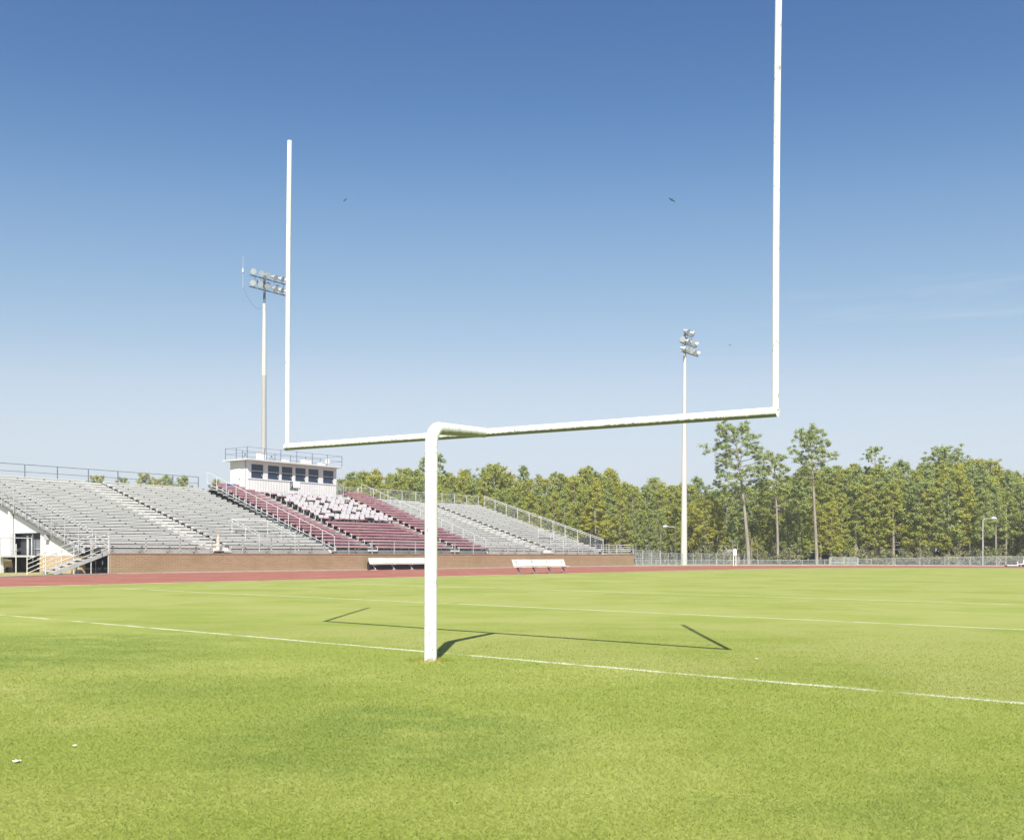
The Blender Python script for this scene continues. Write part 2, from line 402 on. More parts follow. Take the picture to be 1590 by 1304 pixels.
# inner concrete curb and a bare sandy margin
def ribbon(name, line, w0, w1, z, mat, thick=0):
    mb = MB(); n = len(line); L = []; Rr = []
    for i in range(n):
        p = np.array(line[i]); d = np.array(line[min(i+1,n-1)])-np.array(line[max(i-1,0)]); d = d/np.linalg.norm(d)
        nn = np.array([d[1], -d[0]])
        L.append(p+nn*w0); Rr.append(p+nn*w1)
    v = [(x, y, z) for x, y in L]+[(x, y, z) for x, y in Rr]
    f = [(i, n+i, n+i+1, i+1) for i in range(n-1)]
    if thick:
        v += [(x, y, z-thick) for x, y in L]+[(x, y, z-thick) for x, y in Rr]
        f += [(i, i+1, 2*n+i+1, 2*n+i) for i in range(n-1)]+[(n+i+1, n+i, 3*n+i, 3*n+i+1) for i in range(n-1)]
    mb.add(v, f); o = mb.build(name, mat); o['kind'] = 'structure'; return o
M['sand'] = worn('sandy_margin', (.46,.36,.22), (.36,.31,.15), .8, .95, spots=((.25,.27,.07), 1.5, .50))
ribbon('track_margin', inner, 0.0, .8, .004, M['sand'])
ribbon('track_kerb', outer, -.02, -.26, .06, M['concrete'], .10)
# bare dirt apron at the left end of the stands
sheet('dirt_apron', [uvw(*q)[:2] for q in ((-40,-13),(-24,-9.2),(-15,-6.2),(-8.3,-3.9),(-4,-1.8),(0,-.45),(0,6),(-3,20),(-40,20))],
      worn('dry_dirt_grass', (.40,.31,.16), (.30,.28,.10), .6, .95, spots=((.22,.24,.06), 1.2, .5), bump=.02), .003)
sheet('forest_floor', [(-60,128),(10,118),(26,124),(44,130),(60,128),(84,116),(140,100),(220,140),(220,330),(-220,330),(-160,150)], M['litter'], .004)

# ---------------------------------------------------------------- grass blades in front of the camera
def grass():
    n = 620000
    Z0, Z1 = 3.6, 19.0
    y = Z0*(Z1/Z0)**rng.random(n)
    x = (rng.random(n)*2-1)*(.511*y*1.18+.6)
    far_ = rng.random(n) < .30
    x = np.where(far_, x*(1+1.1*rng.random(n)**1.5), x)
    fade = np.clip((19.0-y)/9.0, .12, 1)
    h = (.007+.012*rng.random(n))*(1+.03*(y-4))*fade; wd = (.0012+.0013*rng.random(n))*(1+.10*(y-4))
    a = rng.random(n)*2*np.pi; le = .014+.028*rng.random(n); b = rng.random(n)*2*np.pi
    ca, sa = np.cos(a)*wd, np.sin(a)*wd
    v = np.empty((n, 3, 3))
    v[:,0] = np.stack([x-ca, y-sa, np.zeros(n)], 1); v[:,1] = np.stack([x+ca, y+sa, np.zeros(n)], 1)
    v[:,2] = np.stack([x+np.cos(b)*le*.7, y+np.sin(b)*le*.7, h], 1)
    keep = ((x+.984)**2+(y-12.16)**2) > .10**2
    v = v[keep]
    # longer uncut tufts around the foot of the goalpost, where the mower cannot reach
    nt_ = 650; ra = .085+np.abs(rng.normal(0, .09, nt_)); an = rng.random(nt_)*2*np.pi
    bx_ = -.984+ra*np.cos(an)*1.15; by_ = 12.16+ra*np.sin(an); hh = (.03+.05*rng.random(nt_))*np.exp(-ra*3); t2 = rng.random(nt_)*2*np.pi
    tv = np.empty((nt_, 3, 3)); ww = .0035
    tv[:,0] = np.stack([bx_-np.cos(t2)*ww, by_-np.sin(t2)*ww, np.zeros(nt_)], 1); tv[:,1] = np.stack([bx_+np.cos(t2)*ww, by_+np.sin(t2)*ww, np.zeros(nt_)], 1)
    tv[:,2] = np.stack([bx_+rng.normal(0, .02, nt_)+.03*np.cos(an), by_+rng.normal(0, .02, nt_)+.03*np.sin(an), hh], 1)
    v = np.concatenate([v, tv]); n = len(v)
    me = bpy.data.meshes.new('grass')
    me.vertices.add(n*3); me.vertices.foreach_set('co', v.reshape(-1))
    me.loops.add(n*3); me.loops.foreach_set('vertex_index', np.arange(n*3, dtype=np.int32))
    me.polygons.add(n); me.polygons.foreach_set('loop_start', np.arange(n, dtype=np.int32)*3); me.polygons.foreach_set('loop_total', np.full(n, 3, np.int32))
    at = me.attributes.new('tint', 'FLOAT', 'FACE'); at.data.foreach_set('value', rng.random(n).astype(np.float32))
    me.materials.append(M['blade']); me.update(); me.validate()
    o = bpy.data.objects.new('grass', me); COL.objects.link(o)
    tag(o, 'short yellow-green mown turf blades in the foreground end of the field', 'grass', kind='stuff')
grass()

# ---------------------------------------------------------------- goalpost
def goalpost():
    bx, bz = -.984, 12.16
    g = thing('goalpost', 'white gooseneck football goalpost with two tall uprights standing behind the end line', 'goalpost', (bx, bz, 0))
    o = (bx, bz, 0)
    mid = Vector((-.379, 13.66, 2.95)); th = -.671; d = Vector((math.cos(th), math.sin(th), -.0168))
    fwd = Vector((mid.x-bx, mid.y-bz, 0)); L = fwd.length; fwd.normalize()
    mb = MB(o); r0 = .078; zt = 2.845; rb = .22
    pts = [(bx, bz, -.1), (bx, bz, 1.2), (bx, bz, zt-rb)]
    for i in range(1, 9):
        a = math.pi/2*i/8
        p = Vector((bx, bz, zt-rb))+fwd*(rb*(1-math.cos(a)))+Vector((0,0,rb*math.sin(a))); pts.append(tuple(p))
    e = mid-fwd*.02; pts.append(tuple(e))
    mb.tube(pts, [r0]*(len(pts)-1)+[.066], 24)
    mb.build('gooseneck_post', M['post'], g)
    for zz in (2.52, 2.30):
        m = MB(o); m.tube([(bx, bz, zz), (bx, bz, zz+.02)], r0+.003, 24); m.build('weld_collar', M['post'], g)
    half = 4.186
    Lp = mid-d*half; Rp = mid+d*half
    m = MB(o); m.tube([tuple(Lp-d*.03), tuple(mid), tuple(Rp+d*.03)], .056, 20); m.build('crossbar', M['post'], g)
    for q, rr in ((Lp, .037), (Rp, .037)):
        m = MB(o); n = 14; ps = []
        for i in range(n+1):
            t = i/n; ps.append((q.x+.028*t+.010*math.sin(3.1*t+q.x), q.y, q.z+.056+4.94*t-.03))
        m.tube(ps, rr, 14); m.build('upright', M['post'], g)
    m = MB(o); m.box(bx-.035, bx+.035, bz-.085, bz-.070, .02, .05); m.build('base_plate', M['steel'], g)
goalpost()

# ---------------------------------------------------------------- brick wall and its railing
wall = uv_thing('brick_wall', 'low red-brown brick retaining wall running along the foot of the bleachers', 'wall', 0, 0)
m = MB(); m.box(0, 59.2, 0, .24, -.1, 1.17); m.build('brickwork', M['brick'], wall)
m = MB(); m.box(-.03, 59.23, -.03, .27, 1.17, 1.22); m.build('coping', worn('coping_brick', (.40,.27,.18), (.33,.21,.14), 2, .9), wall)
fr = uv_thing('metal_railing', 'long grey metal railing with posts and mesh on top of the brick wall', 'railing', 0, .12)
o = (0, .12, 0)
m = MB(o)
for z in (2.16, 1.93, 1.68, 1.40): m.tube([(0,.06,z),(59.2,.06,z)], .024 if z > 2 else .016, 6)
m.build('rail', M['steel'], fr)
for i in range(26):
    u = i*59.2/25
    m = MB(o); m.beam((u,.12,1.22), (u,.12,2.19), .065, .065); m.build('post', M['steel'], fr)

# ---------------------------------------------------------------- bleachers
def row_v(i): return .80+.72*i
def stand(name, label, u0, u1, n, zf0, rise, blocks, aisles, seat_mat, dark=False, skip=None):
    st = uv_thing(name, label, 'bleachers', u0, .5)
    o = (u0, .5, 0)
    for i in range(n):
        v = row_v(i); zf = zf0+rise*i; zs = zf+.43
        for (a, b) in blocks:
            a2, b2 = a, b
            if skip:
                for (sa, sb, ri) in skip:
                    if i < ri and sa < b2 and sb > a2:
                        if sa-a2 > .5:
                            m = MB(o); m.box(a2, sa, v, v+.28, zs-.06, zs); m.build('bench_seat', seat_mat(i, a), st)
                        a2 = sb
            if b2-a2 < .4: continue
            m = MB(o)
            if dark:
                m.box(a2, b2, v, v+.30, zs-.15, zs)
            else:
                m.box(a2, b2, v, v+.135, zs-.055, zs); m.box(a2, b2, v+.15, v+.285, zs-.052, zs-.002)
            bs = m.build('bench_seat', seat_mat(i, a), st)
            if not dark:
                m = MB(o); m.box(a2-.012, a2+.012, v+.052, v+.285, zf+.05, zs-.06); m.build('end_plate', M['footboard'], bs)
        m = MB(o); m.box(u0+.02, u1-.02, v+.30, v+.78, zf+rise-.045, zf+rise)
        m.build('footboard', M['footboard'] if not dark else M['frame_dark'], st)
    m = MB(o)
    for i in range(n):
        v = row_v(i); zf = zf0+rise*i
        if not dark:
            for a, b in blocks:
                m.box(a, b, v+.03, v+.05, zf+.43-.150, zf+.43-.057)
    if not dark: m.build('seat_skirts', M['riser'], st)
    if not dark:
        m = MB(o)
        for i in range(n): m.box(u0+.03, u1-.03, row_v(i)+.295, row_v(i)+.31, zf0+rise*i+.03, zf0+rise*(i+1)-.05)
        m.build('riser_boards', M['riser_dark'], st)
    # steps in the aisles
    for (a, b) in aisles:
        m = MB(o)
        for i in range(n):
            v = row_v(i); zf = zf0+rise*i
            m.box(a, b, v-.06, v+.292, zf+.02, zf+rise*.52)
            if not dark: m.box(a, b, v+.31, v+.64, zf+rise+.004, zf+rise*1.45)
        m.build('aisle_steps', M['aluminium_step'], st)
    # brackets and sloping stringers
    m = MB(o)
    k = int((u1-u0)/1.83); top = n-1
    for j in range(k+1):
        u = u0+.06+(u1-u0-.12)*j/k
        m.beam((u, .9, zf0-.10), (u, row_v(top)+.6, zf0+rise*(top+.9)-.10), .06, .12)
        for i in range(n):
            v = row_v(i); zf = zf0+rise*i; zs = zf+.43
            hid = any(a-.05 < u < b+.05 for a, b in aisles) or (skip and any(sa < u < sb and i < ri for sa, sb, ri in skip))
            if not hid:
                m.box(u-.03, u+.03, v+.0, v+.028, zf+.02, zs-.058); m.box(u-.045, u+.045, v+.004, v+.026, zs-.135, zs-.06); m.box(u-.03, u+.03, v+.055, v+.27, zs-.10, zs-.062)
    for j in range(5):
        u = u0+.4+(u1-u0-.8)*j/4
        for i in (4, 9, 14, 19):
            v = row_v(i); m.tube([(u, v, 0), (u, v, zf0+rise*i-.15)], .05, 6)
    m.build('support_frame', M['frame_dark'], st)
    return st, o
def sloped_rail(st, o, u, v0, v1, zf0, rise, h, mat, npost=10, low=None, r=.024, double=True, post_bot=-.05, infill=None):
    za = zf0+rise*(v0-.8)/.72; zb = zf0+rise*(v1-.8)/.72
    m = MB(o)
    hs = [h]+([h-.16] if double else [])+([low] if low else [])
    for q in hs: m.tube([(u, v0, za+q), (u, v1, zb+q)], r, 6)
    for i in range(npost):
        t = i/(npost-1); v = v0+(v1-v0)*t; z = za+(zb-za)*t
        m.tube([(u+.01, v, z+post_bot), (u+.01, v, z+h)], r*1.1, 6)
    m.build('handrail', mat, st)
    if infill:
        m = MB(o); m.add([(u+.03,v0,za+post_bot),(u+.03,v1,zb+post_bot),(u+.03,v1,zb+h-.1),(u+.03,v0,za+h-.1)], [(0,1,2,3)])
        m.build('mesh_infill', infill, st)
def rear_rail(st, o, u0, u1, v, z0, z1, mat, n, r=.022, mids=1, infill=None):
    m = MB(o); m.tube([(u0,v,z1),(u1,v,z1)], r, 6)
    for j in range(mids):
        z = z0+(z1-z0)*(j+.6)/(mids+1); m.tube([(u0,v,z),(u1,v,z)], r*.8, 6)
    for i in range(n):
        u = u0+(u1-u0)*i/(n-1); m.tube([(u,v+.01,z0-.6),(u,v+.01,z1)], r*1.5, 6)
    m.build('rear_railing', mat, st)
    if infill:
        m = MB(o); m.add([(u0,v-.02,z0),(u1,v-.02,z0),(u1,v-.02,z1-.03),(u0,v-.02,z1-.03)], [(0,1,2,3)]); m.build('mesh_infill', infill, st)

def vomitory(st, o, ua, ub, zf0, rise):
    # rails either side of the short access steps that cut into the lowest rows
    for u in (ua, ub):
        m = MB(o)
        for q in (1.28, 1.10): m.tube([(u, .85, 1.32+q), (u, 3.9, 2.35+q)], .017, 6)
        for t in (0, .5, 1): m.tube([(u, .85+3.05*t, 1.3+1.03*t), (u, .85+3.05*t, 2.60+1.03*t)], .02, 6)
        m.build('handrail', M['rail_white'], st)
    m = MB(o); m.tube([(ua,3.95,3.62),(ub,3.95,3.62)], .022, 6); m.tube([(ua,3.95,3.1),(ub,3.95,3.1)], .018, 6); m.build('handrail', M['rail_white'], st)

al = lambda i, a: M['aluminium']
LS, lo = stand('bleacher_stand', 'weathered grey aluminium bleacher section left of the maroon seats, nearest the camera', -1.4, 18.0, 23, 1.29, .223,
               [(-1.35, 7.6), (9.1, 17.6)], [(7.65, 9.05)], al)
sloped_rail(LS, lo, -1.45, -.6, 16.8, 1.29, .223, 1.66, M['steel'], 12, post_bot=-.1, r=.020)
rear_rail(LS, lo, -1.4, 18.0, 17.5, 6.45, 7.58, M['rail_dark'], 9, .024, 2)
vomitory(LS, lo, 11.4, 14.5, 1.29, .223)
# the closed left end: stringer, white panel set back under it, tan brick foot, doorway
m = MB(lo)
def zstr(v): return 1.29+.223*(v-.8)/.72+.22
m.prism([(.6, zstr(.6)-.24), (17.4, zstr(17.4)-.24), (17.4, zstr(17.4)), (.6, zstr(.6))], 0, -1.36, -1.26); m.build('side_stringer', M['steel'], LS)
m = MB(lo); d0, d1 = 6.2, 9.55
def panel(va, vb, zb0=1.06, zb1=1.06): m.prism([(va, zb0), (vb, zb1), (vb, zstr(vb)-.2), (va, zstr(va)-.2)], 0, -1.08, -1.02)
panel(1.6, d0); panel(d1, 17.0); panel(d0, d1, 2.46, 2.46)
m.build('side_panel', M['white_panel'], LS)
for va, vb in ((1.2, d0), (d1, 17.0)):
    m = MB(lo); m.box(-1.12, -.9, va, vb, -.1, 1.06); m.build('brick_base', M['brick_tan'], LS)
m = MB(lo)
m.box(-.66, -.60, d0, d1, .9, 2.46); m.box(-1.0, -.6, d0, d1, 2.40, 2.455); m.build('door_recess', M['dark_steel'], LS)
dr = MB(lo); dr.box(-.75, -.70, d0+.25, d0+1.55, 1.02, 2.1); dro = dr.build('door', M['door'], LS)
h = MB(lo); h.box(-.79, -.752, d0+.3, d0+1.5, 1.42, 1.48); h.build('push_bar', M['steel'], dro)
m = MB(lo); m.box(-.80, -.74, d0+1.62, d0+1.74, 1.02, 2.3); m.box(-.80, -.74, d0+2.1, d0+2.3, 1.02, 2.3); m.build('door_frame', M['rail_white'], LS)
m = MB(lo); m.box(-1.34, -1.14, d1+.05, d1+.3, 0, zstr(d1)-.25); m.build('end_column', M['white_panel'], LS)
m = MB(lo); m.prism([(5.0,2.02),(5.38,2.0),(5.30,2.32),(5.12,2.34)], 0, -1.30, -1.1); m.build('flood_bracket', M['steel'], LS)

mar = lambda i, a: M['maroon']
chair_rows = range(9, 19)
CS, co_ = stand('bleacher_stand', 'maroon painted bleacher section in the middle with white chairs below the press box', 18.25, 35.75, 22, 1.40, .25,
                [(18.4, 21.5), (32.2, 35.6)], [(21.6, 22.5), (31.1, 32.1)], mar, dark=True)
for i in range(22):
    v = row_v(i); zs = 1.40+.25*i+.43
    if i in chair_rows or i > 18: continue
    m = MB(co_); m.box(22.6, 31.0, v, v+.30, zs-.15, zs); m.build('bench_seat', M['maroon'], CS)
# individual chairs under the press box
cm = MB(); cm.box(-.21, .21, 0, .40, .40, .45); cm.prism([(.34,.48),(.40,.48),(.46,.62),(.44,.70),(.40,.70)], 0, -.225, .225); cm.box(-.15, -.11, .36, .40, .44, .52); cm.box(.11, .15, .36, .40, .44, .52)
cm.box(-.03, .03, .15, .25, 0, .40)
chair_me = None; cnt = 0; rest = MB((18.25, .5, 0))
for i in chair_rows:
    for j in range(15):
        if random.random() < .09: continue
        uu = 22.85+j*.565+random.gauss(0,.03)+.19*(i % 3); v = row_v(i)+random.gauss(0,.02); z = 1.40+.25*i+random.gauss(0,.018)
        if cnt < 100:
            if chair_me is None:
                ch = cm.build('stadium_chair', M['seat_white'], CS); chair_me = ch.data; chair_me.materials.append(M['maroon']); chair_me.materials.append(M['frame_dark'])
                for fi, p_ in enumerate(chair_me.polygons): p_.material_index = 1 if fi < 6 else 2 if fi >= len(chair_me.polygons)-6 else 0
            else:
                ch = bpy.data.objects.new('stadium_chair', chair_me); COL.objects.link(ch); ch.parent = CS
            ch.location = (uu-18.25, v-.5, z)
        else:
            rest.add([(uu+x, v+y, z+q) for x, y, q in cm.v], cm.f)
        cnt += 1
ro = rest.build('stadium_chair', M['seat_white'], CS); ro['kind'] = 'stuff'
ro.data.materials.append(M['maroon']); ro.data.materials.append(M['frame_dark']); nf = len(cm.f)
for fi, p_ in enumerate(ro.data.polygons): p_.material_index = 1 if fi % nf < 6 else 2 if fi % nf >= nf-6 else 0
# dark aisles with white edged step frames
for (a, b) in ((22.55, 22.6), (32.1, 32.15), (18.28, 18.34)):
    m = MB(co_)
    for i in range(21):
        v = row_v(i); z = 1.40+.25*i
        m.tube([(a, v+.02, z+.02), (a, v+.02, z+.40)], .03, 4); m.tube([(a, v+.02, z+.05), (a, v+.72, z+.05)], .028, 4)
    m.build('step_frame', M['rail_white'], CS)
for u in (18.22, 35.75):
    sloped_rail(CS, co_, u, .9, 16.6, 1.40, .25, 1.08, M['rail_white'], 13, low=.18, double=False)
m = MB(co_); m.box(18.3, 35.7, .9, .95, 1.0, 1.55); m.build('front_skirt', M['frame_dark'], CS)
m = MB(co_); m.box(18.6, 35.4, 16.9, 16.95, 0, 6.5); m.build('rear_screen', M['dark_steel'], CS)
rear_rail(CS, co_, 31.4, 36.0, 17.4, 6.9, 7.62, M['rail_white'], 4, .022, 1, M['chain_thin'])

RS, ro_ = stand('bleacher_stand', 'weathered grey aluminium bleacher section right of the maroon seats, farthest from the camera', 36.0, 54.2, 23, 1.29, .223,
                [(36.2, 44.2), (45.8, 54.1)], [(44.25, 45.75)], al)
sloped_rail(RS, ro_, 54.3, .7, 16.5, 1.29, .223, 1.50, M['rail_white'], 11, infill=M['chain_thin'], r=.028)
rear_rail(RS, ro_, 36.0, 54.3, 17.3, 6.5, 7.66, M['rail_white'], 10, .022, 1, M['chain_thin'])
vomitory(RS, ro_, 47.5, 50.1, 1.29, .223)
# rear closing screens stop daylight showing from under the rows
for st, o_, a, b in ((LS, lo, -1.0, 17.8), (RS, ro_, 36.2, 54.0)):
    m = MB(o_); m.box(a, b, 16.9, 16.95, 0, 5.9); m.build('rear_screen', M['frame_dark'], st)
# walkway end beyond the right stand
wk = uv_thing('metal_walkway', 'raised aluminium walkway end with four rail bars beyond the right bleachers', 'walkway', 54.4, .3)
o = (54.4, .3, 0)
m = MB(o); m.box(54.4, 59.0, .3, 2.0, 1.24, 1.32); m.build('deck', M['aluminium'], wk)
m = MB(o)
for z in (1.55, 1.75, 1.95, 2.2): m.tube([(54.4,2.0,z),(59.0,2.0,z)], .028, 6); m.tube([(59.0,.3,z),(59.0,2.0,z)], .028, 6)
m.build('rail', M['rail_white'], wk)
for u in (56.0, 57.5, 59.0):
    m = MB(o); m.tube([(u,2.02,1.3),(u,2.02,2.25)], .035, 6); m.build('post', M['rail_white'], wk)

sheet('gravel_pad', [uvw(*q)[:2] for q in ((-3.3,.27),(59,.27),(59,20),(-.9,20),(-.9,1.7),(-3.3,1.7))], worn('dark_gravel', (.075,.07,.06), (.05,.048,.042), 4, .95), .006)
for st, o_, a, b in ((LS, lo, -.1, 18.2), (CS, co_, 18.25, 35.95), (RS, ro_, 36.0, 54.2)):
    m = MB(o_); m.box(a, b, .27, 1.06, 1.10, 1.205); m.build('front_walkway', M['aluminium_step'], st)
    if st is not CS:
        m = MB(o_); m.box(a+.1, b-.1, 1.065, 1.09, 1.21, 1.50); m.build('front_skirt', M['riser'], st)
# orange and white channeliser standing behind the front railing
ch = uv_thing('traffic_channelizer', 'slim orange and white striped traffic channelizer on a black base behind the wall railing', 'traffic cone', 8.0, 1.0)
ch.location = uvw(8.0, .75, 1.20)
m = MB(); m.prism([(-.32,-.22),(.32,-.22),(.32,.22),(-.32,.22)], 2, .10, .17); m.build('base', M['black'], ch)
for j in range(7):
    m = MB(); r0 = .13-.010*j; m.tube([(0,0,.17+j*.15),(0,0,.32+j*.15)], [r0, r0-.010], 12); m.build('band', M['orange'] if j % 2 == 0 else M['cream'], ch)
m = MB(); m.box(-.14, .14, -.02, .02, 1.20, 1.26); m.build('handle', M['orange'], ch)

# ---------------------------------------------------------------- stairs at the left end of the wall
sr = uv_thing('metal_stairs', 'aluminium access stairs with slanting pipe rails at the left end of the brick wall', 'stairs', -3.2, .2)
o = (-3.2, .2, 0)
for j in range(7):
    m = MB(o); m.box(-3.2+j*.44, -2.78+j*.44, .2, 1.5, .14+j*.165, .185+j*.165); m.build('step', M['aluminium_step'], sr)
for v in (.15, 1.55):
    m = MB(o); m.beam((-3.35,v,.05), (-.05,v,1.25), .05, .22); m.build('stringer', M['steel'], sr)
    m = MB(o)
    for q in (.35, .62, .89, 1.16): m.tube([(-3.6,v,q),(-3.2,v,q+.05),(-.05,v,q+1.20)], .020, 6)
    m.build('rail', M['rail_white'], sr)
    for t in (0, .33, .66, 1):
        m = MB(o); m.tube([(-3.2+3.15*t,v+.02,0.0),(-3.2+3.15*t,v+.02,1.2+1.20*t)], .030, 6); m.build('post', M['rail_white'], sr)
# slanted rail gate section left of the stairs
gt = uv_thing('pipe_barrier', 'low pale barrier of slanting pipes standing in front of the tan brick', 'barrier', -4.8, .2)
o = (-4.8, .2, 0)
m = MB(o)
for q in (.2, .45, .7, .95): m.tube([(-4.8,.25,q-.1),(-3.75,.25,q+.32)], .018, 6)
m.build('slant_bar', M['cream'], gt)
for u in (-4.8, -3.75):
    m = MB(o); m.tube([(u,.27,0),(u,.27,1.0+.3*(u > -4))], .024, 6); m.build('post', M['cream'], gt)
lp = uv_thing('slim_pole', 'slim white pole standing in front of the white end panel', 'pole', -3.0, 5.3)
m = MB(); m.tube([(0,0,0),(0,0,1.75)], .035, 8); m.build('shaft', M['rail_white'], lp)
m = MB(); m.box(-.05, .05, -.08, .6, 1.32, 1.36); m.build('arm', M['steel'], lp)

# ---------------------------------------------------------------- entrance landing at the left
ld = uv_thing('entrance_landing', 'raised metal landing with pipe railing and dark sloping ramp under the left bleacher door', 'landing', -3.4, 6.4)
o = (-3.4, 6.4, 0)
m = MB(o); m.box(-3.4, -1.3, 6.4, 16.0, .95, 1.06); m.build('deck', M['rail_white'], ld)
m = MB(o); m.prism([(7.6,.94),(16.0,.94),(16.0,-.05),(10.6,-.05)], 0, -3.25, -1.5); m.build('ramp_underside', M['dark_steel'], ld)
m = MB(o)
for z in (2.12, 1.96): m.tube([(-3.38,6.45,z),(-3.38,15.9,z)], .032, 6)
m.tube([(-3.38,6.45,1.42),(-3.38,8.9,1.42)], .02, 6)
m.tube([(-3.4,6.42,2.12),(-1.5,6.42,2.12)], .03, 6); m.build('rail', M['rail_white'], ld)
for v in (6.45, 9.0, 12.5):
    m = MB(o); m.tube([(-3.40,v,.7),(-3.40,v,2.14)], .042, 6); m.build('rail_post', M['rail_white'], ld)
for v, mt in ((6.55, 'rail_white'), (8.35, 'dark_steel'), (9.2, 'dark_steel')):
    m = MB(o); m.box(-3.3, -3.18, v, v+.13, 0, .945); m.build('leg', M[mt], ld)
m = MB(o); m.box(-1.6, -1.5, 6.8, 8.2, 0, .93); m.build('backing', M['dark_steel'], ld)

# things stored below the landing
eq = uv_thing('line_marker', 'white and tan wheeled field marking machine parked under the landing', 'field marker', -2.7, 7.35)
m = MB()
m.prism([(-.40,.34),(.40,.34),(.34,.70),(-.34,.70)], 0, -.28, .28); m.build('tank', M['tan'], eq)
m = MB(); m.box(-.22, .22, -.42, .30, .70, .80); m.box(-.12, .12, -.2, .1, .80, .88); m.build('lid', M['cream'], eq)
for y in (-.34, 0, .34):
    m = MB(); m.box(-.30, -.24, y-.05, y+.05, .0, .45); m.build('leg', M['cream'], eq)
m = MB(); m.tube([(-.2,.45,.16),(.2,.45,.16)], .16, 14); m.build('wheel', M['black'], eq)
m = MB(); m.box(-.2, .2, .30, .62, .06, .36); m.build('bucket', M['cream'], eq)
bk = uv_thing('pail', 'small pale pail on the dirt beneath the dark ramp', 'bucket', -2.6, 9.0)
m = MB(); m.tube([(0,0,0),(0,0,.28)], [.13,.17], 14); m.build('body', M['cream'], bk)
m = MB(); m.tube([(0,0,.281),(0,0,.295)], .16, 14); m.build('rim', M['dark_steel'], bk)

